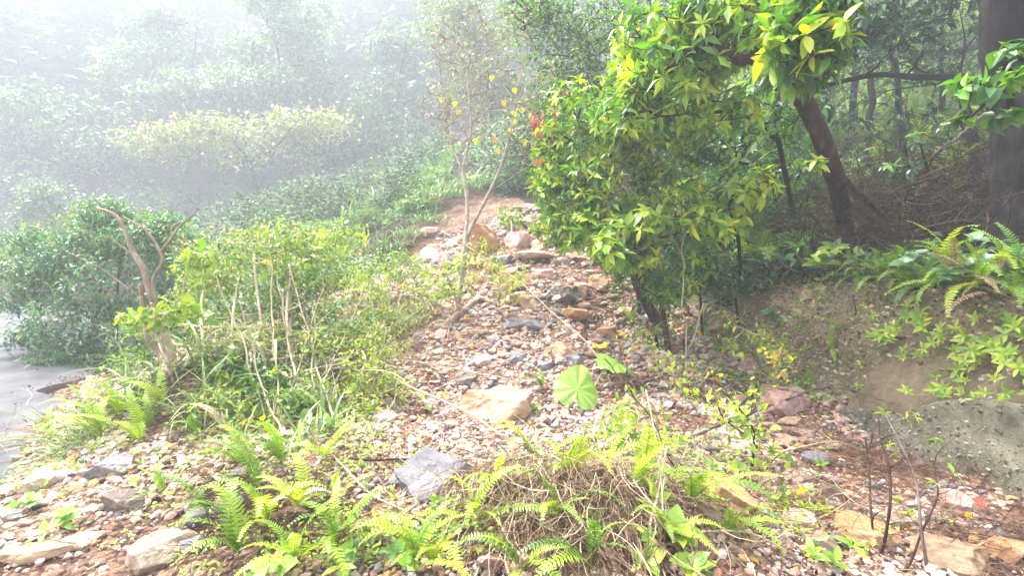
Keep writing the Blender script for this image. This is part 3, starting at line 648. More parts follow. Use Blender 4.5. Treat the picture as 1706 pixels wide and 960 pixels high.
rock(1345, 880, 62, 48, 'rock_pale', 'whitish stone between the two orange slabs', .9, seed=151)
rock(1372, 912, 44, 34, 'rock_pale', 'small whitish stone in front of the larger whitish stone', .9, seed=152)
rock(1500, 880, 44, 32, 'rock_pale', 'pale stone right of the dark crooked stem', .9, seed=155)
rock(1428, 870, 36, 30, 'rock_grey', 'grey angular stone left of the dark crooked stem', .9, seed=157)
rock(1388, 830, 34, 30, 'rock_dark', 'dark stone under the reddish dead fern heap', .9, seed=158)
rock(1168, 808, 34, 30, 'rock_grey', 'grey stone left of the long orange slab', .9, seed=161)
rock(1185, 870, 44, 44, 'rock_pale', 'pale stone below the left end of the long orange slab', .9, seed=163)
rock(800, 845, 28, 44, 'rock_grey', 'grey stone standing under the fern clump beside the wide slab', .8, seed=165)
rock(640, 700, 40, 24, 'rock_pink', 'rusty flat stone at the left rim of the gravel', .9, seed=166)
rock(652, 812, 22, 18, 'rock_grey', 'small blue grey stone left of the wide grey slab', .9, seed=168)
rock(604, 850, 24, 22, 'rock_dark', 'little dark stone in the pale gravel at lower centre left', .9, seed=169)

# ================================================================== FOGGED TREES BEHIND
_P0 = P; FAR = 1.6                          # the far trees stand this much deeper in the mist
def P(px, py, d): return _P0(px, py, d * FAR if d > 16.5 else d)
def bl(px, py, d, rx, ry, rz, w_=1.): return (P(px, py, d), np.array([rx, ry, rz]) * (d * FAR if d > 16.5 else d) / FPX, w_)   # radii given in photo pixels
def far_tree(label, base, path, blobs, ntips, mat='far', L=.2, tint=(.1, .8), n=8, rmax=.2, step=.5, wob=.3, name='tree', up=.3, bark='bark', rtip=.008, spray=.5, sag=.0, cat='tree', sz=(0, 0)):
    tr = [[np.array(base)] + [P(*q) for q in path]]
    if path[0][2] > 16.5: L *= FAR * 1.25; blobs = [(b[0] + rng.normal(0, .35, 3) * b[1], b[1] * np.array([.36, .5, .2]) * rng.uniform(.8, 1.3), 1.) for b in blobs for _ in range(7)] if not label.startswith('fog pale tree with a flat') else blobs; step *= FAR; spray *= FAR
    return tree(name, label, cat, tr, blobs, ntips, step, rtip, rmax, bark, dict(mat=mat, L=L, n=n, el=(-.2, .6), tint=tint, tm=MIN, spray=spray, fuzz=.45, droop=.15, nj=.28), wob, sag, up, nbranch=5, sides=5)
def ground_at(px, d): q = P(px, 400, d); q[2] = hz(q[0], q[1]) - .1; return q
far_tree('fog pale tree with a flat layered yellowish crown on the left', ground_at(440, 21), [(430,330,21),(415,270,21),(380,225,21)],
  [bl(270,235,21,70,60,17),bl(350,222,21,80,70,18),bl(440,215,21,90,70,18),bl(520,205,21,70,60,15),bl(400,258,21,160,60,12,.5)], 620, 'olive', .21, (.15,1), 9, .13, .45, .3)
far_tree('tall fog pale tree filling the upper left behind the flat crown', ground_at(300, 30), [(300,260,30),(320,120,30),(330,30,30)],
  [bl(300,60,30,130,90,70),bl(200,110,29,100,80,60),bl(400,110,29,90,80,90),bl(330,160,28,150,80,40)], 1100, 'far', .34, (.25,.9), 9, .3, .7)
far_tree('fog pale tree with drooping boughs at the far left edge', ground_at(60, 25), [(70,330,25),(110,200,25),(140,120,25)],
  [bl(60,170,25,90,80,50),bl(150,240,25,110,80,60),bl(60,300,24,100,80,50),bl(-40,240,25,80,80,110),bl(200,330,24,120,60,50)], 1000, 'far', .27, (.1,.8), 9, .2, .6)
far_tree('fog pale tree between the two patches of bright sky', ground_at(480, 27), [(485,300,27),(470,150,27),(460,60,27)],
  [bl(470,60,27,80,70,75),bl(440,150,26,80,70,50),bl(500,130,27,55,60,60),bl(470,10,27,55,60,40)], 800, 'far', .27, (.2,.85), 9, .2, .6)
far_tree('fog pale tree right of the central sky gap', ground_at(650, 26), [(655,260,26),(665,140,26),(680,60,26)],
  [bl(660,90,26,75,70,65),bl(620,160,26,75,70,55),bl(720,60,26,70,70,80),bl(690,200,25,95,60,55)], 950, 'far', .25, (.1,.75), 9, .2, .6)
far_tree('dim leafy shrub under the trees above the grassy slope', ground_at(640, 21), [(640,300,21),(635,240,21)],
  [bl(620,240,21,85,60,50),bl(700,270,20.5,60,60,45),bl(560,290,21,80,60,40)], 700, 'dark', .17, (.2,1), 8, .1, .45)
far_tree('dim undergrowth shrub below the flat layered crown', ground_at(330, 22), [(330,380,22),(330,340,22)],
  [bl(300,350,22,110,60,40),bl(420,370,22,90,60,40),bl(520,360,22,80,60,35),bl(200,370,22,80,60,40)], 800, 'dark', .18, (.3,1), 8, .1, .5)
far_tree('pale brownish fogged tree behind the bare shrub', ground_at(830, 17), [(825,250,17),(815,140,17),(810,60,17)],
  [bl(810,60,17,75,60,60),bl(770,20,17,60,60,40),bl(850,150,17,60,50,70),bl(790,130,17,60,50,60,.5)], 900, 'olive', .14, (.0,.7), 8, .12, .4)
far_tree('dark dense shrub right of the bare shrub at the top of the slide', ground_at(880, 13.5), [(880,260,13.5),(890,180,13.5)],
  [bl(880,250,13.5,50,50,60),bl(860,310,13.5,50,40,25),bl(920,180,13,60,50,60)], 700, 'dark', .11, (.3,1), 8, .08, .3)
far_tree('glossy green tree in light mist at the top centre', ground_at(1000, 10.5), [(1000,250,10.5),(985,120,10.5),(960,50,10.5)],
  [bl(930,60,10,80,60,70),bl(1010,60,10,90,60,60),bl(960,150,9.5,90,50,60),bl(1080,20,10,80,60,50),bl(890,10,10,50,50,30)], 1100, 'gloss', .105, (.15,.85), 8, .13, .3)
far_tree('fog pale roadside bush low at the far left', ground_at(20, 17), [(20,440,17),(20,400,17)],
  [bl(10,400,17,70,50,50),bl(80,350,17,60,50,40),bl(-60,400,17,60,50,60)], 600, 'far', .16, (.1,.7), 8, .08, .4)
far_tree('fog pale tree standing farthest back on the left', ground_at(170, 38), [(170,260,38),(190,120,38),(200,60,38)],
  [bl(210,110,38,140,60,70),bl(100,200,38,150,60,80),bl(330,220,38,180,60,70)], 900, 'far', .42, (.1,.7), 8, .25, .9)
far_tree('fog pale tree standing farthest back behind the central slope', ground_at(620, 34), [(600,260,34),(640,180,34),(720,90,34)],
  [bl(640,190,34,120,60,80),bl(740,110,34,90,60,110),bl(800,60,34,90,60,90),bl(520,260,34,120,60,60)], 1000, 'far', .36, (.0,.5), 8, .25, .9)
# grasses on the foggy slope
for px, py, L_, lab in [(640,345,1.5,'tall foggy grass tuft in the middle of the green slope'),(605,360,1.2,'foggy grass tuft left of the tallest tuft'),(690,330,1.3,'foggy grass tuft drooping beside the slide scar'),
      (730,300,1.4,'foggy grass tuft at the top edge of the slide scar'),(665,300,1.3,'foggy grass tuft highest on the green slope'),(575,385,1.1,'foggy grass tuft lowest on the green slope'),(745,330,.9,'small grass tuft on the left lip of the scar'),(775,318,1.1,'grass tuft hanging over the head of the scar'),(810,312,1.0,'grass tuft at the head of the scar behind the bare shrub'),(712,372,.8,'short grass tuft halfway up the left lip of the scar'),(660,415,.8,'short grass tuft beside the bottom of the scar'),(690,395,.7,'thin grass tuft above the hollow beside the scar')]:
    grass(G(px, py), lab, 110, L_ * .8, joined=True, wsc=1.6, tint=(.25, .8), spread=.3, el=(35, 85))
for px, py, rr, lab, mt in [(620,385,62,'low leafy plants on the misty slope above the hollow','lime'),(560,400,50,'low leafy plants left of the misty hollow','lime'),(700,365,40,'low leafy plants under the drooping grass','fern'),(500,400,50,'dim low bush above the tangled saplings','fern')]:
    q, d = GD(px, py); tree('low_shrub', lab, 'shrub', [[q - [0,0,.1], q + [0,0,.3]]], [(q + [0, .3, .3], np.array([rr, rr * .8, rr * .4]) * d / FPX, 1)], 260, .25, .004, .02, 'bark', dict(mat=mt, L=.1, n=8, el=(0,.8), tint=(.1,.6), tm=MIN, spray=.15), nbranch=0)

# ================================================================== RIGHT: TREES AND BUSHES
def tr_(*pts): return [np.array(p) if len(p) == 3 and not isinstance(p[0], int) else P(*p) for p in pts]
b1 = G(1412, 402) - np.array([0, 0, .1])
big = tree('tree', 'red barked leaning tree whose bright glossy crown hangs over the top of the slope', 'tree', [[b1, P(1392,300,5.4), P(1345,180,5.1), P(1290,90,4.8), P(1220,30,4.6)]],
  [bl(1250,60,4.2,95,120,45),bl(1335,80,3.6,65,90,60),bl(1120,120,4.6,90,110,50),bl(1180,190,4.8,90,90,30,.7),bl(1350,20,3.7,60,90,40),bl(1050,190,5,60,80,50),bl(1190,20,4.4,80,100,40),bl(1100,60,4.8,80,90,50)],
  680, .14, .005, .09, 'barkred', dict(mat='gloss', L=.155, n=8, el=(-.1,.7), droop=.3, tint=(.35,1.0), tj=.12, nobj=300), .35, 0, .2, 8)
b2 = G(1118, 600) - np.array([0, 0, .1])
bush = tree('bush', 'dense glossy bush with red tinted leaves on its left edge beside the rubble', 'bush', [[b2, P(1098,480,6.3), P(1082,380,6.2), P(1060,270,6.2), P(1020,200,6.2)], [P(1110,560,6.5), P(1070,490,6.4), P(1040,400,6.2), P(980,330,6.1)]],
  [bl(960,200,6,75,80,70),bl(1010,290,5.7,90,80,90),bl(920,280,6.2,42,70,75),bl(1080,220,5.6,95,80,55),bl(1000,385,5.6,75,70,40),bl(930,370,6,45,60,45,.6),bl(1080,130,5.6,80,80,40),bl(1040,420,5.5,60,60,35),bl(950,330,5.9,60,60,60),bl(1110,330,5.8,70,60,70)],
  1500, .16, .004, .07, 'barkred', dict(mat='gloss', L=.125, n=8, el=(-.1,.8), droop=.3, tint=(.35,1.05), tj=.14, nobj=300), .35, 0, .2, 8)
rp = np.array([P(px_, py_, 5.75 + random.uniform(-.1, .25)) for px_, py_ in [(905,185),(897,200),(925,180),(900,215),(893,205),(930,160),(915,250),(930,262),(985,285),(917,232),(890,190),(902,262),(925,270),(1062,250),(1060,228),(940,150),(895,175),(908,200),(920,212)]])
for p_ in rp:
    for _ in range(2): put('leaf', shared_leaf(random.choice(('h1','h2')), 'red'), bush, p_ - np.array(bush.location) + rng.normal(0, .02, 3), rng.normal(0, .5, 3) + [-.2, -.3, -.8], (-.2, -1, .4), random.uniform(.09, .13), random.random())
tree('shrub', 'low shrub with bright yellow green whorls in front of the dark forest', 'shrub', [[G(1235, 480), P(1230,400,5.1), P(1215,340,5.0), P(1240,310,5)]],
  [bl(1170,370,4.8,35,40,30),bl(1240,330,4.9,55,50,35),bl(1215,385,4.8,45,40,25),bl(1270,300,5,25,30,20)], 44, .1, .004, .018, 'bark', dict(mat='lime', L=.15, n=8, el=(-.1,.6), tint=(.35,1), tj=.15, nobj=300), .3)
tree('shrub', 'whorls of glossy leaves hanging low over the stones below the bush', 'shrub', [[G(1065, 520), P(1060,450,5.6), P(1045,390,5.4)]],
  [bl(1065,365,5.0,50,40,30),bl(1010,415,4.9,35,40,25),bl(1090,400,5.2,35,40,35)], 28, .1, .004, .02, 'barkred', dict(mat='lime', L=.16, n=8, el=(-.1,.5), tint=(.25,.9), tj=.12, nobj=160), .3)
tree('shrub', 'glossy shrub filling in beneath the bush at its trunk', 'shrub', [[G(1095,580), P(1085,500,6.0), P(1070,450,5.9)]], [bl(1075,470,5.9,55,50,40),bl(1120,450,6.1,50,50,45),bl(1050,430,5.8,50,40,30)], 150, .12, .003, .015, 'bark', dict(mat='gloss', L=.1, n=7, el=(-.1,.7), tint=(.15,.8), nobj=120), .3)
tree('shrub', 'dark leafy shrub joining the bush to the forest', 'shrub', [[G(1200,470), P(1190,420,6.6), P(1180,350,6.6)]], [bl(1180,360,6.6,70,60,70),bl(1220,280,6.8,60,60,60),bl(1150,440,6.4,60,50,40),bl(1280,340,6.8,60,50,60)], 420, .15, .004, .03, 'bark', dict(mat='gloss', L=.11, n=7, el=(-.1,.7), tint=(.0,.55), nobj=60), .3)
tree('shrub', 'dark shrub in the shade right of the bush trunk', 'shrub', [[G(1230,540), P(1225,490,6.0), P(1225,450,6.0)]], [bl(1220,460,6.0,60,50,40),bl(1280,450,6.2,50,40,35)], 180, .12, .003, .015, 'bark', dict(mat='dark', L=.09, n=7, el=(-.1,.7), tint=(.3,1), nobj=60), .3)
tree('shrub', 'glossy leaves filling the crown above the leaning trunk', 'shrub', [[G(1330,400), P(1310,300,6.0), P(1290,200,5.8)]], [bl(1270,180,5.6,80,70,50),bl(1200,240,5.6,70,60,50),bl(1320,250,6,50,50,50,.6)], 220, .15, .004, .03, 'bark', dict(mat='gloss', L=.125, n=7, el=(-.1,.7), tint=(.1,.75), nobj=120), .3)
tree('sapling', 'single yellow green whorl on a thin stem against the dark trunk', 'sapling', [[G(1340, 400), P(1345,330,5.4), P(1352,280,5)]], [bl(1355,270,4.6,10,10,12)], 3, .1, .003, .01, 'bark', dict(mat='lime', L=.13, n=7, el=(0,.6), tint=(.5,1), nobj=40))
tree('tree', 'dark small leaved tree deep in the forest behind the glossy crown', 'tree', [[G(1200, 330), P(1200,250,8.2), P(1210,150,8.2), P(1230,60,8.2)]],
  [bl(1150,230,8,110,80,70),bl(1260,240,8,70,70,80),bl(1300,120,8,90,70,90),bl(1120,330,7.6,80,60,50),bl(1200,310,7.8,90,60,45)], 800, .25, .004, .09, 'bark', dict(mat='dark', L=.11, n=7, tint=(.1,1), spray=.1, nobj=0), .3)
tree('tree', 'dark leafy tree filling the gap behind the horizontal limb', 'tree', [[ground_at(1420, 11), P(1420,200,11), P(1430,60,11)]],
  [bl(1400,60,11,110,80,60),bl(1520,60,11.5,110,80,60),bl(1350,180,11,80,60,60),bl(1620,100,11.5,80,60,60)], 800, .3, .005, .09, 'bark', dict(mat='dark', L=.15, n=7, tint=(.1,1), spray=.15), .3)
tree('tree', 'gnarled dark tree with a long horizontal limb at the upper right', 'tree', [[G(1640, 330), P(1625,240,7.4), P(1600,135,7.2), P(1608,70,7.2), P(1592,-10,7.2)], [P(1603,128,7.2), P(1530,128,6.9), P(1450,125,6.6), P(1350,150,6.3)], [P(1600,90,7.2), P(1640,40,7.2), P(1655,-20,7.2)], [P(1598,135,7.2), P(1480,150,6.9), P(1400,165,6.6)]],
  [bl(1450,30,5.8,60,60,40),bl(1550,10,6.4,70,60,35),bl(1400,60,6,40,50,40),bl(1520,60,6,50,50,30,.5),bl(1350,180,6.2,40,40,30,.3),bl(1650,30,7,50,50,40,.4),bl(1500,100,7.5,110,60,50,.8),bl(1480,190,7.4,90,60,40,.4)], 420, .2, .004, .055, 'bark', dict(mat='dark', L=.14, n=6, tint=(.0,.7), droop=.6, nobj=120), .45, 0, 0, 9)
# bare dark saplings and trunks in the forest
for k, (px, py, d, px2, r_, lab) in enumerate([(1505,215,8.6,1475,.05,'thin dark trunk rising from the fern slope'),(1288,260,8.8,1282,.1,'thick dark trunk behind the leaning tree'),(1560,260,10,1572,.05,'slim dark trunk behind the horizontal limb'),
     (1440,300,10,1425,.06,'slim trunk deep in the forest right of the leaning tree'),(1180,330,9.5,1170,.07,'dark trunk in the shade of the dense bush'),(1330,280,11,1325,.07,'far dark trunk just left of the leaning tree'),(1665,300,9,1690,.05,'slim trunk beside the massive trunk')]):
    g0 = ground_at(px, d); top = P(px2, -40, d); mid = (g0 + top) / 2 + np.array([random.uniform(-.2, .2), 0, 0])
    q = smooth_path([g0, mid, top], 24, .05, k); tree('tree', lab, 'tree', [q], [(q[12] + [0, 0, .3], np.array([.9, .8, 1.1]), 1)], 26, .3, .005, r_, 'bark', dict(mat='dark', L=.11, n=4, tint=(.1,.9)), .4, 0, .0, 4)
b6 = np.array(P(1712, 400, 4.7)); b6[2] = hz(b6[0], b6[1]) - .1
root = thing('tree', b6, 'massive dark trunk at the right edge of the picture', 'tree')
q = smooth_path([b6, P(1708,300,4.7), P(1698,190,4.65), P(1684,90,4.6), P(1672,-40,4.6), P(1650,-260,4.6)], 60, .02, 5); v, f = tube(q - b6, np.linspace(.25, .17, 60) + .1 * np.exp(-np.arange(60) / 6.), 18, .12, 3)
link('trunk', mesh_np('trunk', v, f, M['barkold'], None, True), root)
v, f = tube(smooth_path([q[52], P(1600,-190,4.3), P(1500,-240,4)], 14) - b6, np.linspace(.1, .04, 14), 8, .2, 4); link('branch', mesh_np('branch', v, f, M['bark'], None, True), root)
q = b6; sk = Skel([smooth_path([P(1650,-260,4.6), P(1600,-420,4.6), P(1560,-560,4.8)], 8)], .4); cT = blob([(np.array([5.6,4.2,7.2]), np.array([1.8,1.6,.8]), .4), (np.array([6.6,6.6,7.6]), np.array([2.6,2.6,.9]), 1), (np.array([7.5,3.4,6.6]), np.array([2.2,2.0,.9]), .4), (np.array([4.6,8.6,8.2]), np.array([2,2,.7]), .6)], 560)  # crown above the view, unseen, added to shade the forest on the right
sk.grow(cT, .3); sk.finish(.012, .6, .16); tn = np.array(sk.tipnodes); skel_parts(root, sk, M['bark'], 6, 6, tname='branch'); leaves_at(root, sk.p[tn], unit(rng.normal(0, .6, (len(tn), 3)) + [0, 0, .4]), dict(mat='dark', L=.17, n=9, tint=(.1, .9), tm=MIN, spray=.35, fuzz=.5))
b7 = np.array([3.75, 2.5, 0]); b7[2] = hz(3.75, 2.5)
tree('shrub', 'leafy branch with large greyish glossy leaves reaching in from the right edge', 'shrub', [[b7, b7 + [-.05, .1, .6], P(1715,200,3.0), P(1690,140,2.9)]], [bl(1660,130,2.8,60,50,35),bl(1640,180,2.9,50,40,20,.5),bl(1690,90,2.8,30,40,25,.5)], 24, .08, .004, .02, 'bark',
   dict(mat='gloss', L=.1, n=8, el=(-.3,.6), tint=(.1,.75), droop=.5, nobj=160, kinds=('b0','h1','h2')))
tree('shrub', 'small shiny leaved branch hanging over the dead brush', 'shrub', [[G(1560, 330), P(1545,280,5.6), P(1530,230,5.5)]], [bl(1540,225,5.4,45,40,25),bl(1500,280,5.3,25,30,20)], 22, .12, .003, .015, 'bark', dict(mat='gloss', L=.1, n=6, tint=(0,.5), droop=.5, nobj=100))

# fern slope in the forest (a continuous cover) and dead brush
def cover(name, label, cat, n, xr, yr, mesh_key, Lr, tint, cond=None, elr=(15, 60)):
    x = rng.uniform(*xr, n); y = rng.uniform(*yr, n); ok = wall_s(x, y) > .95
    if cond is not None: ok &= cond(x, y)
    x, y = x[ok], y[ok]; z = h(x, y); n = len(x); V = []; F = []; T = []; o = 0
    for mi, me in enumerate(FR[mesh_key]):
        vv = np.zeros(len(me.vertices) * 3, np.float32); me.vertices.foreach_get('co', vv); vv = vv.reshape(-1, 3)
        ff = np.zeros(len(me.polygons) * 3, np.int32); me.polygons.foreach_get('vertices', ff); ff = ff.reshape(-1, 3)
        s = np.arange(mi, n, len(FR[mesh_key])); m = len(s); a = rng.uniform(0, 6.28, m); e = np.radians(rng.uniform(*elr, m))
        D = np.stack([np.sin(a) * np.cos(e), np.cos(a) * np.cos(e), np.sin(e)], 1)
        v_, f_, t_ = scatter((vv, ff), np.stack([x[s], y[s], z[s]], 1), D, np.array([[0, 0, 1.]]) + rng.normal(0, .3, (m, 3)), rng.uniform(*Lr, m), rng.uniform(*tint, m)); V.append(v_); F.append(f_ + o); T.append(t_); o += len(v_)
    return tag(link(name, mesh_np(name, np.concatenate(V), np.concatenate(F), M[mesh_key[0]], np.concatenate(T))), label, cat, kind='stuff')
cover('fern_cover', 'sea of arching green ferns covering the forest slope at the upper right', 'ferns', 3800, (3.8, 16), (6.6, 20), ('fern', 'arch'), (.5, 1.0), (.2, .85), lambda x, y: (x < y * 1.05 + .5) & (x > 2.2 + (y - 7) * .25))
def litter(name, label, cat, centers, n, L=(.12, .4), mat='litter', tint=(0, 1), dirs=None, jit=.6, lift=.1, wsc=.16, pile=.0, zj=.35):
    ks = rng.integers(0, len(centers), n); c = np.array([q[:2] for q in centers])[ks]; rr = np.array([q[2:4] for q in centers])[ks]
    a = rng.normal(0, .5, (n, 2)); x = c[:, 0] + a[:, 0] * rr[:, 0]; y = c[:, 1] + a[:, 1] * rr[:, 1]; z = h(x, y) + rng.uniform(0, 1, n) ** 1.5 * (lift + pile * np.exp(-(a ** 2).sum(1) * 3))
    D = unit((np.array(dirs) if dirs is not None else np.zeros(3)) + rng.normal(0, jit, (n, 3)) * np.array([1, 1, zj])); l = rng.uniform(*L, n); V = []; F = []; T = []; o = 0
    for i in range(4):
        s = np.arange(i, n, 4); v_, f_, t_ = scatter(BL4[i], np.stack([x, y, z], 1)[s], D[s], rng.normal(0, 1, (len(s), 3)), l[s], rng.uniform(*tint, len(s)), wsc * .25 / l[s] * rng.uniform(.6, 1.5, len(s))); V.append(v_); F.append(f_ + o); T.append(t_); o += len(v_)
    return tag(link(name, mesh_np(name, np.concatenate(V), np.concatenate(F), M[mat], np.concatenate(T))), label, cat, kind='stuff')
BL4 = [blade_mesh('x', a, .02, 5) for a in (.1, .4, .8, 1.3)]
litter('dead_brush', 'dark tangle of dead twigs under the forest at the right', 'brush', [(5.2,6.6,2.2,1.4),(6.6,7.6,2,1.5),(4.4,5.6,1.0,1.0),(3.9,7,1.2,1),(5.4,8.6,2,1.2)], 8500, (.3, 1.1), 'litter', (-.1, .38), jit=.8, lift=.85, wsc=.24, zj=.7)
litter('dead_fern_litter', 'matted brown dead fern stalks under the green ferns at the bottom centre', 'dead ferns', [(.2,2.35,.5,.35),(.5,2.6,.5,.35),(-.05,2.75,.35,.25),(.45,2.2,.5,.25)], 3600, (.15, .5), 'litter', (.3, 1.1), dirs=(-.1,-.8,-.15), jit=.45, lift=.12, wsc=.2)
litter('straw_litter', 'pale broken fern stalks on top of the dead litter at the bottom centre', 'dry stalks', [(.3,2.35,.5,.3),(.55,2.6,.5,.35),(.0,2.6,.4,.25)], 700, (.15, .5), 'straw', (.2, .9), dirs=(-.15,-.8,-.1), jit=.4, lift=.16, wsc=.22)
litter('litter_bed', 'dark dead leaves and stalks bedded under the bottom ferns', 'dead ferns', [(.3,2.4,.6,.35),(-1.2,2.5,.5,.3)], 2600, (.1, .3), 'litter', (0, .45), jit=.7, lift=.05, wsc=.3)
litter('dead_fern_litter', 'reddish brown heap of dead fern roots left of the wall foot', 'dead ferns', [(2.35,3.35,.4,.4),(2.2,3.0,.45,.35),(2.6,2.9,.4,.4)], 1900, (.08, .3), 'litter', (.25, .75), jit=.7, lift=.1, wsc=.14)
litter('dead_fern_litter', 'dark red brown root litter along the foot of the wall', 'dead ferns', [(2.55,2.35,.35,.3),(2.75,2.1,.3,.3),(2.3,2.3,.3,.3)], 1500, (.06, .25), 'litter', (.1, .7), jit=.7, lift=.07, wsc=.14)
litter('dead_fern_litter', 'brown root mat hanging below the broken trunk on the left', 'dead ferns', [(-2.7,4.0,.35,.3),(-2.4,3.7,.35,.3),(-2.95,3.9,.4,.3)], 1500, (.08, .3), 'litter', (0, .7), jit=.6, lift=.12, wsc=.16)
litter('dead_fern_litter', 'brown litter under the ferns at the bottom left of centre', 'dead ferns', [(-1.0,2.4,.5,.3),(-1.3,2.8,.5,.35),(-1.6,3.2,.5,.4)], 1500, (.08, .3), 'litter', (.1, .9), jit=.6, lift=.06, wsc=.16)
litter('dead_fern_litter', 'thin dead twigs at the top of the slide scar', 'dead ferns', [(-1.6,13,.9,1.6),(-2.4,10.6,.7,1.0),(-2.6,11.6,.8,.8),(-1.5,6.5,.7,.5)], 3600, (.15, .6), 'litter', (.2, .8), jit=.8, lift=.15, wsc=.3)
litter('twig_litter', 'thin dead twigs scattered all over the rubble in front', 'twigs', [(0,3,1.5,.9),(1.2,3.2,1.2,.9),(-1.2,3,1.2,.8),(.4,4.6,1.6,.9),(1.6,2.4,.9,.5)], 1300, (.08, .32), 'litter', (.2, 1), jit=.8, lift=.05, wsc=.13)
litter('straw_litter', 'dry bent stems tangled over the gravel behind the litter mound', 'dry stalks', [(.3,2.95,.6,.3),(.9,2.9,.5,.35),(1.5,2.6,.5,.3),(-.2,3.0,.4,.3)], 420, (.2, .6), 'straw', (0, .85), jit=.7, lift=.14, wsc=.16)
litter('twig_litter', 'matted brown twigs spreading right from the litter mound', 'twigs', [(1.1,2.45,.6,.35),(1.5,2.7,.5,.4),(1.9,2.5,.5,.4)], 1300, (.1, .35), 'litter', (.2, .95), jit=.6, lift=.08, wsc=.15)
litter('straw_litter', 'pale dry stalks tangled through the saplings on the left', 'dry stalks', [(-1.8,4.7,.9,.6),(-2.2,5.3,.8,.6),(-1.3,5.6,.8,.6),(-1.4,4.2,.5,.5)], 900, (.25, .8), 'straw', (.1, .8), jit=.8, lift=.45, wsc=.16)
litter('straw_litter', 'pale dry stalks lying below the dark forest edge', 'dry stalks', [(2.2,5.7,.8,.5),(3.0,5.6,.5,.4),(2.6,6.2,.7,.4),(3.2,4.9,.4,.4)], 800, (.15, .55), 'straw', (0, .6), jit=.8, lift=.3, wsc=.14)
litter('straw_litter', 'pale dry stalks spilling towards the road at the far left', 'dry stalks', [(-3.6,4.2,.7,.5),(-4.2,3.8,.6,.4),(-3.1,3.6,.5,.5)], 500, (.15, .6), 'straw', (0, .7), jit=.7, lift=.08, wsc=.12)

v = T14[rng.integers(0, nt_, len(WALLP[1]))] * WALLP[1][:, None, None] + WALLP[0][:, None]; n = len(WALLP[1])
tag(link('wall_grit', mesh_np('wall_grit', v.reshape(-1, 3), (IF[None] + (np.arange(n) * 12)[:, None, None]).reshape(-1, 3), M['grit'], np.repeat(rng.random(n), 12))), 'coarse grit standing proud on the sprayed concrete wall', 'grit', kind='stuff')
n = 9000; y = rng.uniform(1.4, 7.5, n); x = xwall(y) + rng.uniform(0, 1, n) * .75; z = h(x, y); nn_ = fbm(np.stack([x, y, z], 1), 1.8, 3, 55); ok = (nn_ > -.1) & ~((y < 4.1) & (x < xwall(y) + .3)); x, y, z = x[ok][:3600], y[ok][:3600], z[ok][:3600]; n = len(x)
r_ = .005 + .006 * rng.pareto(2.4, n).clip(0, 3.5); v = T14[rng.integers(0, nt_, n)] * r_[:, None, None] + on_bank(x, y, z)[:, None]
tag(link('bank_pebbles', mesh_np('bank_pebbles', v.reshape(-1, 3), (IF[None] + (np.arange(n) * 12)[:, None, None]).reshape(-1, 3), M['gravel'], np.repeat(rng.uniform(0, .75, n), 12))), 'small pebbles and crumbs of earth stuck in the bare bank', 'pebbles', kind='stuff')
n = 13000; y = rng.uniform(1.6, 6.2, n) ; x = xwall(y) + rng.uniform(.05, 1, n) * .72; ok = ~((y < 4.1) & (x < xwall(y) + .3)); x, y = x[ok], y[ok]; n = len(x); z = h(x, y); r_ = .006 + .007 * rng.pareto(2.0, n).clip(0, 3.5)
v = T14[rng.integers(0, nt_, n)] * r_[:, None, None] + on_bank(x, y, z)[:, None]; tag(link('soil_crumbs', mesh_np('soil_crumbs', v.reshape(-1, 3), (IF[None] + (np.arange(n) * 12)[:, None, None]).reshape(-1, 3), M['crumbs'], np.repeat(rng.random(n), 12))), 'crumbling clods of earth on the bare bank', 'clods', kind='stuff')
litter('root_litter', 'dead leaves and crumbs gathered along the top of the concrete wall', 'roots', [(2.85,3.2,.15,.6),(2.85,2.6,.15,.5),(2.8,3.8,.15,.3)], 700, (.04, .18), 'litter', (.1, 1), jit=.6, lift=.04, wsc=.16)
litter('root_litter', 'fine dead roots and straws hanging on the bare bank', 'roots', [(3.1,5.2,.3,.8),(3.0,4.4,.3,.6),(3.15,3.5,.25,.7),(2.8,6.2,.4,.6)], 700, (.06, .3), 'litter', (.2, 1), dirs=(-.4,0,-.8), jit=.5, lift=.08, wsc=.13)
# ================================================================== CENTRE: THE BARE SHRUB
gb = G(757, 536) - np.array([0, 0, .05])
tree('bare_shrub', 'tall bare shrub with pale twigs and a few yellow leaves mid slope', 'shrub',
  [[gb, P(768,470,6.5), P(776,400,6.5), P(778,330,6.55), P(768,280,6.6), P(748,225,6.7), P(736,150,6.7), P(730,60,6.7), P(742,-5,6.7)],
   [P(775,400,6.5), P(800,350,6.45), P(830,290,6.4), P(848,230,6.4), P(862,150,6.4), P(880,60,6.4)], [P(770,284,6.6), P(785,210,6.6), P(780,110,6.6), P(798,20,6.6)], [P(815,320,6.4), P(860,290,6.3), P(905,262,6.2)]],
  [bl(745,110,6.7,35,50,90),bl(790,90,6.6,40,50,90),bl(830,170,6.4,50,50,80),bl(875,210,6.3,35,40,70),bl(770,210,6.6,45,40,40),bl(850,60,6.4,45,40,65),bl(905,170,6.2,35,40,70),bl(730,180,6.6,30,40,50,.5)], 1000, .16, .006, .036, 'barkwhite',
  dict(mat='olive', L=.05, n=1, tint=(.3,1), tm=LO), .3, 0, 1.2, 8, sides=6)
sh = bpy.data.objects.get('bare_shrub')
for px_, py_, d_ in [(737,162,6.6),(758,168,6.6),(765,182,6.6),(820,125,6.4),(838,168,6.4),(855,185,6.3),(858,198,6.3),(856,146,6.3),(826,228,6.4),(827,247,6.4),(790,230,6.5),(868,180,6.2),(872,232,6.2),(848,213,6.3)]:
    put('leaf', shared_leaf('b0', 'yellow'), sh, P(px_, py_, d_) - np.array(sh.location), (random.uniform(-.5, .5), -.3, -.7), (0, -1, .5), .09, random.random())
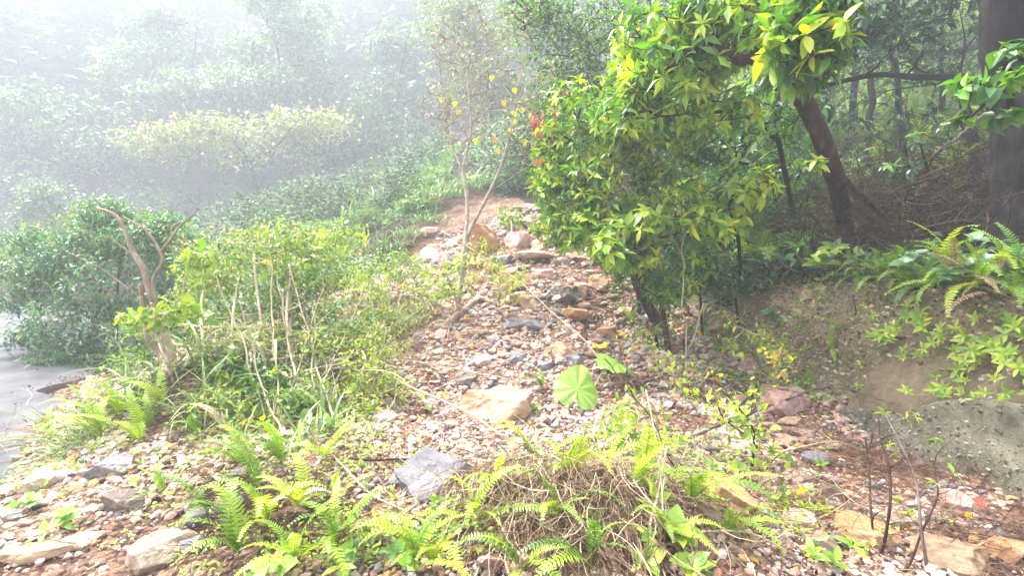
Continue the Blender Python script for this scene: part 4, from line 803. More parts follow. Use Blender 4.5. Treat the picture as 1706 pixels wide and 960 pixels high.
stick('root_log', 'thick pale crooked root at the foot of the bare shrub', 'root', [G(738,548), G(757,538) + [0,0,.04], G(778,522) + [0,0,.07], G(802,505) + [0,0,.06], G(822,505)], .055, .03, 'barkpale', 24, .02, 9)

# ================================================================== LEFT
def Gl(px, py, up=0.): return G(px, py) + np.array([0, 0, up])
r3 = Gl(302, 668, -.1)
tl = thing('broken_tree', r3, 'broken forked dead trunk with stripped bark leaning on the left hump', 'dead tree')
for nm, pts, a_, b_ in [('trunk', [r3, P(285,590,4.45), P(262,520,4.5), P(245,460,4.5), P(222,420,4.5), P(210,385,4.5), P(193,358,4.5), P(160,345,4.5)], .06, .018),
      ('trunk', [r3 + [-.12, .05, 0], P(268,600,4.6), P(245,560,4.6), P(236,500,4.6), P(232,470,4.6)], .05, .03),
      ('branch', [P(268,545,4.5), P(258,470,4.5), P(270,435,4.5), P(265,415,4.5), P(245,385,4.5), P(205,358,4.5)], .032, .01),
      ('branch', [P(266,420,4.5), P(280,400,4.5), P(300,375,4.45), P(325,348,4.4)], .022, .009), ('branch', [P(238,440,4.5), P(215,420,4.5), P(190,400,4.5), P(172,392,4.5)], .015, .004),
      ('branch', [P(212,480,4.5), P(175,450,4.5), P(140,435,4.5), P(80,400,4.5)], .012, .003), ('branch', [P(325,348,4.4), P(310,325,4.4), P(296,318,4.4)], .007, .003)]:
    q = smooth_path(pts, 30, .02, 9); v, f = tube(q - r3, np.linspace(a_ * .6, b_ * .7, 30), 9, .15, 2); link(nm, mesh_np(nm, v, f, M['barkpale'], None, True), tl)
bb = ground_at(190, 7.4)
tree('bush', 'rounded dense small leaved bush beside the foggy road on the left', 'bush', [[bb, P(195,600,7.4), P(195,500,7.4), P(200,430,7.4)], [bb, P(150,600,7.4), P(110,500,7.4)]],
  [bl(300,480,7.2,60,60,60,.6),bl(40,500,7.5,40,40,25,.4),bl(230,400,7.4,60,60,35),bl(175,360,7.5,38,50,32,.7),bl(130,420,7.5,55,60,35),bl(75,450,7.5,60,60,30),bl(60,400,7.7,40,40,22,.4),bl(280,380,7.4,40,40,25,.5),bl(210,470,7.2,100,90,60),
   bl(130,530,7.2,80,80,50),bl(230,560,7.1,100,80,70),bl(120,610,7.1,70,60,50),bl(60,560,7.4,35,40,25,.3),bl(190,640,7,80,50,35),bl(330,400,7.2,30,30,20,.3)], 3300, .3, .003, .035, 'barkgrey',
  dict(mat='cool', L=.095, n=7, el=(-.1,.8), tint=(.25,1), spray=.12, fuzz=.4, nobj=60), .3)
bb2 = ground_at(150, 8.2)
tree('bush', 'paler yellowish shrub rising raggedly above the roadside bush', 'bush', [[bb2, P(160,560,8.2), P(170,450,8.2), P(180,390,8.2)]],
  [bl(180,370,8.0,70,60,40),bl(110,400,8.0,80,60,40),bl(60,430,8.0,70,60,35),bl(250,390,8,60,60,45),bl(300,430,7.8,50,50,50,.7),bl(20,450,8.2,60,50,30,.6)], 620, .3, .004, .03, 'barkpale',
  dict(mat='lime', L=.085, n=7, el=(-.1,.8), tint=(.1,.75), spray=.15, fuzz=.4, nobj=0), .5)
# tangled saplings
def sapling(label, base, blobs, ntips, mat='lime', L=.06, n=6, tint=(.15, .9), nobj=120, rmax=.014, bark='stalk', step=.1, name='sapling', spray=.12, wob=.5, kinds=('h0', 'h1', 'h2', 'b0'), rtip=.0022, cat='sapling', paths=None):
    b0 = Gl(*base, -.03); ntips = int(ntips * 1.5); c = blobs[0][0]; tr = [[b0, b0 + (c - b0) * .5 + rng.normal(0, .06, 3), c]] + (paths or [])
    return tree(name, label, cat, tr, blobs, ntips, step, rtip, rmax, bark, dict(mat=mat, L=L, n=n, el=(-.2,.5), tint=tint, tj=.14, spray=spray, fuzz=.3, droop=.3, nobj=nobj, kinds=kinds), wob, .05, .5, 3, sides=5)
sapling('tangled sapling with tiny pale leaves right of the broken trunk', (400,640), [bl(400,450,5.2,100,60,50),bl(340,480,5.2,50,50,50)], 170, L=.06, nobj=150)
sapling('tallest tangled sapling in the middle of the left thicket', (500,650), [bl(490,430,5.4,80,60,55),bl(540,410,5.6,60,50,30,.5)], 190, L=.065, nobj=150)
sapling('arching yellow green sapling at the right end of the thicket', (570,640), [bl(590,490,5.8,80,60,50),bl(640,540,5.8,50,50,30,.5)], 170, L=.065, tint=(.35,1), nobj=150)
sapling('pale leaved sapling sprawling low in front of the broken trunk', (440,690), [bl(420,560,4.6,90,60,40),bl(350,590,4.5,50,50,50)], 160, L=.055, mat='olive', nobj=150)
sapling('leafy sapling in the lower right of the left thicket', (555,700), [bl(540,600,4.6,65,60,60),bl(590,570,4.8,50,50,40)], 150, L=.055, nobj=150)
sapling('sparse sapling trailing over the gravel left of the bare shrub', (655,580), [bl(660,530,6.2,70,50,30),bl(720,480,6.3,50,50,40,.6)], 110, L=.075, tint=(.3,.95), nobj=120)
sapling('thin sapling with hanging lime leaves below the bare shrub', (765,530), [bl(745,460,6.2,50,40,40),bl(800,430,6.2,45,40,40),bl(850,470,6.1,30,30,30,.5)], 75, L=.085, tint=(.5,1), nobj=120)
sapling('small leafy sprig beside the large orange boulder', (850,395), [bl(850,360,9.4,28,20,25)], 40, mat='gloss', L=.1, tint=(.3,.9), nobj=60)
sapling('low dark leaved shrub at the heart of the left thicket', (460,700), [bl(450,640,4.3,70,60,45),bl(390,610,4.5,50,50,40)], 90, mat='gloss', L=.095, tint=(.2,.65), nobj=180, spray=.05, n=7)
sapling('broad leaved shrub below the tangled sapling tops', (540,650), [bl(500,540,5.2,80,60,50),bl(440,520,5.3,60,60,50)], 140, mat='gloss', L=.08, tint=(.3,.85), nobj=160)
sapling('leafy undergrowth behind the broken trunk', (300,640), [bl(260,560,5.4,70,60,60),bl(330,520,5.6,60,50,50),bl(230,620,5.2,60,50,40)], 160, mat='lime', L=.07, tint=(.0,.6), nobj=140)
sapling('ragged leafy shoots at the very top of the thicket', (470,640), [bl(470,395,5.6,90,60,35),bl(560,400,5.9,70,60,35)], 130, L=.07, tint=(.3,1), nobj=100)
sapling('leafy shoots leaning over the gravel from the thicket edge', (600,690), [bl(610,600,4.5,60,60,45),bl(640,570,4.8,50,50,30,.6)], 110, L=.06, tint=(.35,1), nobj=120)
sapling('pale leaved shoots in front of the dark leaved shrub', (400,735), [bl(370,680,3.9,70,50,40),bl(460,700,3.9,60,50,35)], 100, L=.055, mat='lime', tint=(.4,1), nobj=120)
sapling('green leafy shoots between the grass clumps', (500,735), [bl(510,670,4.0,60,50,45)], 90, L=.065, mat='lime', tint=(.1,.7), nobj=120)
sapling('yellowish shoots behind the grass at the gravel edge', (590,655), [bl(590,560,4.9,70,60,40)], 100, L=.055, mat='olive', tint=(.3,1), nobj=80)
sapling('leafy crown joining the broken trunk to the thicket', (350,640), [bl(350,440,5.4,80,60,50),bl(410,410,5.6,60,50,30)], 150, L=.065, tint=(.2,.9), nobj=100)
sapling('twiggy half bare sapling standing above the thicket', (450,620), [bl(420,400,5.3,90,60,50),bl(330,400,5.3,60,60,40)], 70, L=.05, mat='olive', n=2, tint=(.3,1), nobj=60)
sapling('tangle of leafy shoots over the hollow beside the scar', (640,500), [bl(620,460,7.0,70,60,30),bl(680,440,7.2,40,40,25)], 130, L=.08, tint=(.2,.8), nobj=80)
sapling('sprawling shoots reaching from the thicket down to the grey slab', (600,740), [bl(590,680,4.0,60,50,40),bl(640,640,4.3,50,50,30)], 100, L=.055, tint=(.3,1), nobj=120)
sapling('dense low shoots under the pale stalks', (480,735), [bl(470,660,4.1,80,60,50),bl(400,640,4.3,60,60,50)], 150, L=.065, mat='lime', tint=(.0,.65), nobj=140)
sapling('dense green shoots behind the pale stalks', (560,640), [bl(560,540,5.0,80,60,60),bl(480,480,5.2,70,60,60)], 170, L=.07, mat='lime', tint=(.0,.6), nobj=100)
tree('shrub', 'glossy shrub pressed against the right side of the bush', 'shrub', [[G(1170,560), P(1165,480,5.9), P(1150,420,5.8)]], [bl(1150,430,5.7,60,50,45),bl(1190,400,5.8,60,50,50),bl(1120,480,5.8,45,40,30)], 190, .12, .003, .015, 'bark', dict(mat='gloss', L=.12, n=7, el=(-.1,.7), tint=(.2,.85), nobj=120), .3)
sapling('bright lime sprig crossing the broken trunk', (290,640), [bl(230,525,4.2,35,30,18),bl(330,425,4.3,40,30,20),bl(300,520,4.3,50,30,18)], 46, L=.095, tint=(.45,.85), nobj=170, n=5)
for k, (px, py, L_, n_, mt, azr, lab, wv_) in enumerate([(445,665,.5,22,'grass',(0,360),'spiky dark green grass clump at the foot of the thicket',1.6),(555,720,.5,16,'grass',(0,360),'pale broad bladed grass clump at the edge of the gravel',1.7),
      (205,690,.75,22,'grass',(200,360),'arching grass clump leaning towards the foggy road',.9),(275,665,.5,14,'grass',(200,420),'short grass clump at the foot of the broken trunk',1.),(130,745,.45,18,'olive2',(200,330),'yellowish grass tuft hanging over the left edge',.8),
      (520,640,.55,16,'grass',(0,360),'dark bladed grass clump hidden behind the pale stems',1.2),(1385,455,.55,16,'grass',(90,330),'long grass tuft hanging over the bank below the leaning trunk',1.),(1245,560,.4,14,'grass',(0,360),'small grass tuft under the palm like fern',.7),
      (480,590,.6,14,'grass',(0,360),'bent grass clump rising through the thicket',1.1),(430,600,.95,26,'grass',(0,360),'tall grass clump standing through the middle of the thicket',1.),(540,590,.9,24,'grass',(0,360),'tall pale grass clump on the right side of the thicket',1.),(330,610,.85,20,'grass',(0,360),'tall grass clump behind the broken trunk',1.),(250,650,.8,18,'grass',(200,400),'grass clump bending left in front of the roadside bush',1.),(150,735,.5,26,'grass',(180,330),'pale grass tuft drooping over the scarp towards the road',.7),(100,760,.4,22,'grass',(180,330),'pale grass tuft lowest on the left scarp',.7),(320,700,.5,24,'grass',(120,330),'grass tuft growing out of the root hole',.8),(400,745,.45,22,'grass',(0,360),'grass tuft between the thicket and the grey slabs',.9),(620,720,.4,18,'grass',(0,360),'thin grass tuft at the edge of the clean gravel',.8),(400,700,.6,20,'grass',(0,360),'long bladed grass left of the spiky clump',1.3),(500,745,.5,20,'grass',(0,360),'grass clump arching over the upper gravel rim',1.2),(350,670,.6,18,'grass',(0,360),'grass clump right of the broken trunk',1.1),(590,690,.5,16,'grass',(0,360),'thin grass clump on the right rim of the thicket',.9),(620,610,.6,14,'grass',(0,360),'wiry grass clump in the hollow behind the thicket',.8)]):
    grass(Gl(px, py, -.02), lab, n_, L_, mat='grass' if mt == 'olive2' else mt, az=azr, wsc=wv_, el=(25, 80), tint=(.1, .9) if k in (0, 5) else (.35, 1))

# long stems, canes and fallen branches
stick('cane', 'long straight pale cane lying from the thicket across to the gravel', 'cane', [Gl(520,600,.35), Gl(600,645,.28), Gl(680,680,.2), Gl(760,705,.14), Gl(838,735,.04)], .013, .009, 'stalk', 30, .01)
stick('cane', 'thin yellowish cane slanting down from the bare shrub to the round leaves', 'cane', [P(735,385,6.0), P(800,425,5.9), P(870,475,5.7), P(930,530,5.4), P(985,580,5.1), Gl(1020,645,.02)], .009, .006, 'stalk', 30, .01)
stick('branch', 'pale branch lying across the gravel towards the foot of the bank', 'branch', [Gl(1130,745,.03), Gl(1200,722,.06), Gl(1280,700,.12), Gl(1380,690,.22), P(1490,672,3.7)], .014, .006, 'barkgrey', 30, .02, side_twigs=5, tw=.25)
stick('branch', 'dark bent stem arching over the gravel at the centre right', 'branch', [P(1010,600,3.6), P(1045,645,3.2), P(1085,700,2.9), P(1110,760,2.75), P(1135,800,2.7), Gl(1175,880,.0)], .005, .003, 'barkred', 30, .02, side_twigs=9, tw=.2)
stick('stalk', 'pale straw stalk standing in the ferns at the bottom centre', 'stalk', [Gl(1062,985,.0), P(1078,900,2.2), P(1098,820,2.35), P(1112,745,2.5)], .009, .006, 'stalk', 20, .004)
stick('stalk', 'second thinner straw stalk crossing the first at the bottom centre', 'stalk', [Gl(1085,970,.0), P(1100,900,2.2), P(1104,820,2.3), P(1090,720,2.5), P(1075,650,2.7)], .005, .003, 'stalk', 20, .004)
stick('twig', 'reddish twig lying in front of the wide grey slab', 'twig', [Gl(590,772,.02), Gl(640,776,.03), Gl(700,776,.04), Gl(715,776,.05)], .008, .006, 'barkred', 16, .01)
stick('twig', 'short dark stick resting on the wide grey slab', 'twig', [Gl(728,782,.1), Gl(745,792,.1), Gl(765,798,.08)], .011, .007, 'bark', 12, .01)
stick('twig', 'long thin twig running down through the lower gravel', 'twig', [Gl(538,755,.05), Gl(585,800,.03), Gl(625,835,.03), Gl(680,865,.02)], .006, .004, 'stalk', 24, .01)
stick('stem', 'dark crooked stem rising beside the orange stone at the lower right', 'stem', [Gl(1460,925,-.02), P(1480,860,2.35), P(1478,800,2.45), P(1468,740,2.6), P(1462,700,2.7)], .008, .004, 'barkred', 24, .02, side_twigs=5, tw=.22)
stick('stem', 'pale upright stem left of the dark crooked stem', 'stem', [Gl(1455,912,0), P(1450,850,2.5), P(1447,800,2.6), P(1440,730,2.8)], .006, .004, 'barkred', 20, .01, side_twigs=3, tw=.15)
stick('stem', 'greenish stem leaning against the concrete wall', 'stem', [Gl(1545,960,0), P(1535,870,2.3), P(1520,790,2.5), P(1495,730,2.7), P(1475,690,2.9)], .0075, .004, 'barkgrey', 24, .01, side_twigs=5, tw=.22, leaves=dict(mat='lime', L=.05, n=4, tint=(.5,1), nobj=50))
stick('stem', 'thin dark stem forking at the bottom right corner', 'stem', [Gl(1500,955,0), P(1545,880,2.3), P(1560,820,2.4), P(1550,770,2.55)], .006, .003, 'barkred', 22, .02, side_twigs=4, tw=.25)
stick('twig', 'thin bleached twig stretched over the root litter by the wall', 'twig', [Gl(1600,935,.04), P(1660,895,2.45), P(1730,860,2.6)], .006, .004, 'stalk', 20, .01)
stick('log', 'dead branch hanging from the leaning trunk into the brush', 'branch', [P(1395,280,5.3), P(1420,310,5.5), P(1450,340,5.6), Gl(1490,400,.0)], .035, .022, 'barkred', 20, .02)
stick('branch', 'pale dead branch slanting through the brush at the right', 'branch', [P(1640,190,6.0), P(1600,225,6.1), P(1560,255,6.2), Gl(1530,320,.1)], .025, .015, 'barkgrey', 20, .03)
stick('branch', 'dark fallen branch lying in the shade of the brush', 'branch', [Gl(1600,370,.2), P(1620,300,6.3), P(1612,230,6.6), P(1600,180,6.8)], .03, .015, 'bark', 20, .03, side_twigs=5, tw=.5)
stick('vine', 'thin pale vertical vine in front of the glossy bush', 'vine', [Gl(1145,640,0), P(1142,560,5.2), P(1138,480,5.1), P(1140,400,5.0), P(1138,345,5.0)], .007, .004, 'stalk', 40, .03, side_twigs=10, tw=.16)
stick('branch', 'pale forked stick standing on the gravel below the bush trunk', 'branch', [Gl(1140,600,.0), P(1160,550,5.6), P(1172,505,5.6)], .012, .008, 'stalk', 14, .01)
stick('branch', 'bare grey branch lying over the leaves of the left bush', 'branch', [P(300,540,4.9), P(370,545,4.8), P(430,548,4.8), P(520,560,4.8), Gl(610,600,.1)], .016, .009, 'stalk', 26, .04, side_twigs=10, tw=.35)
stick('branch', 'second bare branch just under the first one in the thicket', 'branch', [P(285,560,4.8), P(360,575,4.7), P(450,590,4.6), Gl(560,650,.1)], .012, .007, 'stalk', 26, .05, side_twigs=8, tw=.3)
for k, (a_, b_, c_, r_, lab) in enumerate([((350,430,4.6),(400,560,4.4),(450,715),.009,'pale stalk bending out left over the thicket'),((600,500,4.8),(560,590,4.5),(500,730),.01,'pale stalk bending right across the middle stalk'),((450,400,4.9),(455,540,4.6),(470,730),.009,'tallest pale stalk in the left thicket'),((540,470,4.7),(500,600,4.4),(460,740),.008,'slim pale stalk crossing behind the spiky clump'),((400,500,4.2),(430,620,4.1),(480,750),.008,'short pale stalk in front of the dark leaved shrub'),((650,560,4.4),(600,650,4.2),(560,745),.007,'low pale stalk leaning over the gravel edge'),((480,440,5.0),(520,580,4.6),(560,720),.011,'pale upright stalk in the middle of the thicket'),((470,480,4.7),(480,580,4.5),(520,715),.012,'pale stalk left of the middle stalk'),((525,520,4.6),(522,600,4.4),(528,730),.009,'thin whitish stalk over the dark grass clump'),
      ((560,560,4.6),(545,640,4.4),(535,740),.008,'slanted whitish stalk beside the pale grass blades'),((430,430,5.2),(470,520,5),(500,640),.008,'slender stalk leaning left out of the thicket'),((620,440,5.8),(560,520,5.2),(540,650),.007,'slender stalk leaning right out of the thicket')]):
    stick('stalk', lab, 'stalk', [Gl(*c_, 0), P(*b_), P(*a_)], r_, r_ * .5, 'stalk', 22, .02, side_twigs=5, tw=.3)
for k, (p0, p1, p2, lab) in enumerate([((650,600),(760,625),(850,640),'long thin twig lying across the slope above the flat topped boulder'),((560,590),(680,600),(800,606),'thin straight twig from the thicket to the middle of the slope'),((1010,700),(1060,670),(1120,640),'thin twig lying right of the round leaves'),((900,790),(930,765),(975,755),'dark stick across the top of the litter mound'),((1220,560),(1190,620),(1150,660),'thin pale twig slanting down from the dark bank'),((1300,760),(1380,745),(1450,760),'brown twig on the reddish dead fern heap'),((1130,900),(1230,905),(1330,935),'brown twig lying below the long orange slab'),((1050,470),(1000,500),(940,520),'thin twig fallen from the bush onto the rubble'),((0,735),(60,735),(150,720),'bleached twig lying flat on the road edge'),((20,700),(70,720),(110,700),'thin twig crossing the road edge at the far left'),((45,690),(50,665),(52,650),'upright straw at the road edge'),((150,760),(190,775),(240,760),'curled root sticking out of the left scarp')]):
    stick('twig', lab, 'twig', [Gl(*p0, .02), Gl(*p1, .05), Gl(*p2, .03)], .007, .004, 'stalk', 14, .02, side_twigs=3, tw=.2)

# ================================================================== FERNS
for px, py, n_, L_, az_, lab in [(560,930,7,.36,(0,360),'upright fern left of the bottom centre'),(500,860,7,.34,(60,330),'fern fanning out on the lower left of the gravel'),(430,830,6,.36,(180,330),'fern arching left above the grey slabs'),
    (400,935,8,.36,(200,340),'large bright fern behind the pale bottom left boulder'),(470,780,6,.34,(150,330),'fern on the left rim halfway up'),(640,905,6,.3,(60,300),'low fern in front of the grey slab'),
    (790,880,7,.36,(60,300),'bright fern reaching over the dead stalks at the bottom centre'),(880,760,7,.38,(80,300),'fern clump drooping right of the wide grey slab'),(950,800,6,.36,(90,250),'fern with one straight long frond in the litter mound'),
    (1010,790,8,.42,(60,300),'largest bright fern behind the straw stalks'),(1060,830,6,.42,(100,200),'fern laid out to the right below the straw stalks'),(1150,850,6,.36,(90,220),'fern pointing to the bottom right corner'),
    (1035,740,5,.26,(0,360),'small fern standing behind the litter mound'),(905,650,6,.36,(180,360),'dark fern tucked beside the round leaves'),(985,960,6,.32,(90,270),'fern cut off by the bottom edge at the centre'),
    (720,950,6,.3,(90,300),'small fern at the bottom edge left of centre'),(270,690,8,.42,(210,330),'long fern drooping left below the broken trunk'),(200,705,8,.4,(210,330),'fern spilling down towards the road'),
    (145,720,6,.34,(200,330),'outermost fern on the left edge'),(330,735,6,.28,(120,280),'fern growing in the root hole'),(270,830,4,.22,(180,330),'small bright fern in the bare left slope'),(380,730,6,.3,(90,330),'fern at the top of the bare left slope'),
    (540,770,6,.28,(0,360),'fern hidden under the pale grass blades'),(610,900,5,.26,(90,270),'young fern beside the little dark stone'),(870,960,5,.3,(60,300),'fern among the stalks cut by the bottom edge'),(1215,900,5,.28,(90,270),'fern in the litter beneath the long orange slab'),
    (445,890,7,.32,(60,300),'fern between the two biggest ferns at the lower left'),(560,840,6,.28,(60,300),'fern on the rim of the pale gravel at lower left'),(690,960,6,.3,(0,360),'fern at the bottom edge below the grey slab'),(830,820,6,.3,(90,270),'fern leaning against the right end of the wide grey slab'),
    (930,870,6,.3,(90,270),'fern growing out of the middle of the dead stalks'),(1110,900,6,.32,(90,270),'fern at the lower right of the straw stalks'),(350,860,6,.28,(180,330),'fern behind the sharp edged grey slab'),(400,780,6,.3,(180,360),'fern right of the upright brown grey stone'),
    (250,720,7,.36,(200,330),'fern fringe under the short grass clump on the left'),(1010,720,5,.24,(0,360),'small fern between the straw stalks and the round leaves'),(490,950,7,.34,(60,300),'fern cut by the bottom edge at lower left')]:
    fern(Gl(px, py, .02), lab, n_, L_, az_, (5, 50), 'arch', 'fern', random.choice([(.45, 1.0), (.3, .8), (.6, 1.05)]))
for px, py, n_, L_, az_, mt, tn, lab in [(1480,405,7,.42,(180,380),'fern',(.1,.6),'dark green fern at the bank edge below the leaning trunk'),(1545,380,6,.42,(180,400),'fern',(.2,.7),'fern arching up behind the round leaved plant'),(1500,460,7,.34,(150,330),'fern',(.3,.8),'fern hanging over the bank left of the bare soil'),
    (1600,455,9,.48,(180,330),'fern',(.4,.95),'bright fern hanging widest over the bank'),(1668,440,7,.38,(150,330),'fern',(.4,.95),'bright fern at the right end of the bank edge'),(1700,395,6,.4,(180,360),'fern',(.1,.5),'dim fern behind the bank edge at the right border'),
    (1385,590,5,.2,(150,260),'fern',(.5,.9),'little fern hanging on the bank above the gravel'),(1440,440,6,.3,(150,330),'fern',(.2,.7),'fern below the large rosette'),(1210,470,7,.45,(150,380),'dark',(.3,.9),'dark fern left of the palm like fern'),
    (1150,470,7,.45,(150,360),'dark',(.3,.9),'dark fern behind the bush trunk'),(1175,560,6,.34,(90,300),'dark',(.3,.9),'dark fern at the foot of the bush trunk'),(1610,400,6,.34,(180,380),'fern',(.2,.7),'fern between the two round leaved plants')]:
    fern(LIP(px, random.uniform(-.12, .12), .05) if px > 1400 and py < 480 else Gl(px, py, .05), lab, n_ + 4, L_ * (1.0 if px > 1400 else 1.2), az_, (-35, 70), 'arch', mt, (tn[0] + .15, tn[1] + .1))
for px, bk, n_, L_, mt, tn, lab in [(1425,0,8,.36,'fern',(.3,.8),'fern rooted under the large rosette at the bank lip'),(1460,.1,8,.4,'fern',(.2,.7),'fern left of the fern below the leaning trunk'),(1520,-.05,8,.38,'fern',(.4,.9),'fern drooping over the bare soil in the middle of the lip'),(1575,.1,8,.38,'fern',(.4,.9),'fern beside the middle round leaved plant'),
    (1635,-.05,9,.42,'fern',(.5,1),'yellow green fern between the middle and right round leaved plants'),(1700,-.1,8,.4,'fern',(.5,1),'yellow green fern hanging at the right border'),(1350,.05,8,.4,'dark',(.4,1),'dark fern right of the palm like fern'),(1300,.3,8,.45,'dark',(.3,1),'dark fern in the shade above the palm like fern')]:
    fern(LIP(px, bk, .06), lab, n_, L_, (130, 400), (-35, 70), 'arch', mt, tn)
fern(LIP(1262,.0,.3), 'large palm like fern with long narrow leaflets beside the bank', 10, .75, (60, 330), (5, 60), 'palm', 'fern', (.3, .75))
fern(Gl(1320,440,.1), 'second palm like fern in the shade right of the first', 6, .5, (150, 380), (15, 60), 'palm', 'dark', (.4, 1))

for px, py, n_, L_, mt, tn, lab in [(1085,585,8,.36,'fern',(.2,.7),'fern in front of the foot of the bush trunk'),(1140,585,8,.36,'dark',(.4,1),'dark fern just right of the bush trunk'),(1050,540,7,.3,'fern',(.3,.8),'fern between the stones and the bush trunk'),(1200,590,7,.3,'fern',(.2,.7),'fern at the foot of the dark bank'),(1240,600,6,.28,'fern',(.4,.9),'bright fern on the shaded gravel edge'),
    (90,740,8,.36,'fern',(.5,1),'fern nearest the road on the left edge'),(170,740,8,.4,'fern',(.5,1),'yellowish fern hanging down the left scarp'),(235,745,7,.34,'fern',(.4,.9),'fern over the bare soil of the left scarp')]:
    fern(Gl(px, py, .03), lab, n_, L_, (200, 340) if px < 300 else (60, 330), (0, 60), 'arch', mt, tn)
# ================================================================== LOW BROAD LEAVED PLANTS
BN = (-.8, -.3, .5)
def plant(px, py, label, whorls, n, L, mat, tint, lip=None, kinds=('h0', 'h1'), spread=.08, up=.05, normal=(-.5, -.4, .8), name='plant', el=(0.1, .8), cat='plant', stem=True, wl=1.):
    nn = unit(np.array(normal, float)); b = (Gl(px, py) if lip is None else LIP(px, lip)) + nn * (.04 if normal is BN else .01); root = thing(name, b, label, cat); sv_ = []
    for k in range(whorls):
        c = rng.normal(0, spread, 3) * (whorls > 1); c = c - nn * (c @ nn) + nn * up * random.uniform(.6, 1.3)
        if stem: sv_.append(tube(smooth_path([c * 0, c * .5 + rng.normal(0, .01, 3), c], 5), np.linspace(.004, .0025, 5), 4))
        A = unit(np.cross(nn, [0, 1, .1])); B = np.cross(nn, A); a0 = random.uniform(0, 6)
        for i in range(n):
            a = a0 + i * 6.283 / n + random.gauss(0, .2); e = random.uniform(*el) + (.15 if normal is BN else 0); D = (A * math.cos(a) + B * math.sin(a)) * math.cos(e) + nn * math.sin(e)
            put('leaf', shared_leaf(random.choice(kinds), mat), root, c, D, nn + rng.normal(0, .2, 3), L * random.uniform(.6, 1.15), random.uniform(*tint), wl)
    if sv_: v, f = merge(sv_); link('stem', mesh_np('stem', v, f, M['barkpale'], None, True), root)
    return root
plant(1398,425,'large rosette with one yellow leaf under the leaning trunk',4,9,.21,'lime',(.1,.9),lip=.0,spread=.1,up=.3,normal=(-.3,-.4,1))
plant(1300,410,'dark glossy rosette in the shade left of the leaning trunk',5,8,.18,'gloss',(.2,.7),lip=.1,spread=.12,up=.35,normal=(-.2,-.4,1))
plant(1292,530,'small dark green rosette on the bare bank',3,6,.09,'gloss',(.35,.6),kinds=('b0','b1'),up=.06)
plant(1550,430,'blue green plant with round leaves at the middle of the bank edge',7,6,.125,'cool',(.3,.8),lip=.05,kinds=('b0','b1'),spread=.1,up=.16,normal=(-.3,-.4,1))
plant(1645,425,'blue green plant with round leaves near the right border',9,6,.12,'cool',(.4,.9),lip=.05,kinds=('b0','b1'),spread=.12,up=.17,normal=(-.3,-.4,1))
plant(1695,425,'blue green plant with round leaves cut by the right border',7,6,.12,'cool',(.4,.9),lip=.05,kinds=('b0','b1'),spread=.1,up=.14,normal=(-.3,-.4,1))
for px, py, wn, n_, L_, lab in [(1468,575,7,6,.075,'lime plantlets left of the middle of the bare bank'),(1500,560,5,6,.07,'lime plantlets beside the left lime patch'),(1545,550,4,8,.1,'star shaped lime rosette in the middle of the bank'),(1572,572,5,6,.07,'lime plantlets right of the star shaped rosette'),
    (1530,598,4,6,.07,'lime rosette just below the star shaped one'),(1548,665,4,6,.075,'lime rosette low on the bank above the concrete'),(1520,520,3,6,.06,'small sprig high on the bare bank'),(1622,560,3,6,.07,'narrow lime sprig right of the bank middle'),
    (1650,580,6,6,.085,'tall lime plant near the right end of the bank'),(1690,575,7,6,.085,'lime plant on the bank at the right border'),(1640,610,4,6,.08,'lime plant with one broad leaf near the right end'),(1700,620,6,6,.08,'lime plant low on the bank at the right border'),
    (1670,665,5,6,.06,'row of tiny leaves along the top of the concrete at the right'),(1600,655,4,5,.05,'tiny lime plant on the top edge of the concrete'),(1455,530,3,5,.05,'tiny sprig at the left end of the bare bank'),(1395,545,4,5,.05,'tiny yellowish sprig above the little hanging fern'),
    (1425,655,3,6,.05,'tiny star shaped plant on the lower left bank'),(1340,590,3,5,.05,'tiny yellow sprig at the left foot of the bank'),(1690,690,4,6,.06,'small lime plant rooted on the concrete at the right border'),(1570,640,3,5,.05,'tiny sprig between the bank and the concrete')]:
    plant(px, py, lab, wn, n_, L_ * .95, 'lime', (.4, .95), spread=.065, up=.05, normal=BN, wl=.8)
for px, py, lab, m_, L_ in [(460,955,'broad leaved pale plant at the bottom left of centre','taro',.08),(700,690,'small leafy sprig on the gravel above the slab','lime',.05),(715,865,'small creeping plant under the wide grey slab','lime',.04),(745,905,'low leafy plant below the wide grey slab','lime',.05),
    (1000,590,'yellow leaved sprig behind the upper round leaf','yellow',.08),(1165,560,'pale yellow sprig in front of the bush trunk','yellow',.07),(1120,745,'leafy sprig touching the dark bent stem','lime',.07),(1100,860,'broad bright leaves among the straw stalks','lime',.1),
    (1010,880,'single bright leaf plant on the litter mound','lime',.09),(1130,920,'upright bright leaves at the bottom right of centre','lime',.1),(640,930,'dark green leafy plant at the bottom edge','gloss',.07),(1400,940,'broad leaf plant in front of the whitish stones','lime',.08),
    (1330,780,'leafy sprig on the gravel right of the orange slab','lime',.06),(1210,800,'leafy sprig lying on the long orange slab','lime',.07),(1090,945,'pale leafy plant in the bottom litter','lime',.09),(560,985,'leafy sprig cut by the bottom edge','lime',.08),
    (50,850,'pale creeping plant beside the mossy stone','taro',.07),(110,870,'pale broad leaves on the bare left slope','taro',.08),(255,800,'leafy sprig above the dark boulder','taro',.06),(905,690,'tiny leafy sprig under the lower round leaf','lime',.05)]:
    plant(px, py, lab, 3, 5, L_, m_, (.3, .9), kinds=('b0', 'h1'), spread=.06, up=.06, normal=(0, -.4, 1))
sapling('open sapling with scattered lime leaves over the gravel at the right', (1250,790), [bl(1230,680,3.3,60,50,50),bl(1170,640,3.6,60,50,40),bl(1260,740,3.1,40,40,40,.5)], 44, L=.06, tint=(.45,1), nobj=200, n=4, bark='bark', rmax=.008)
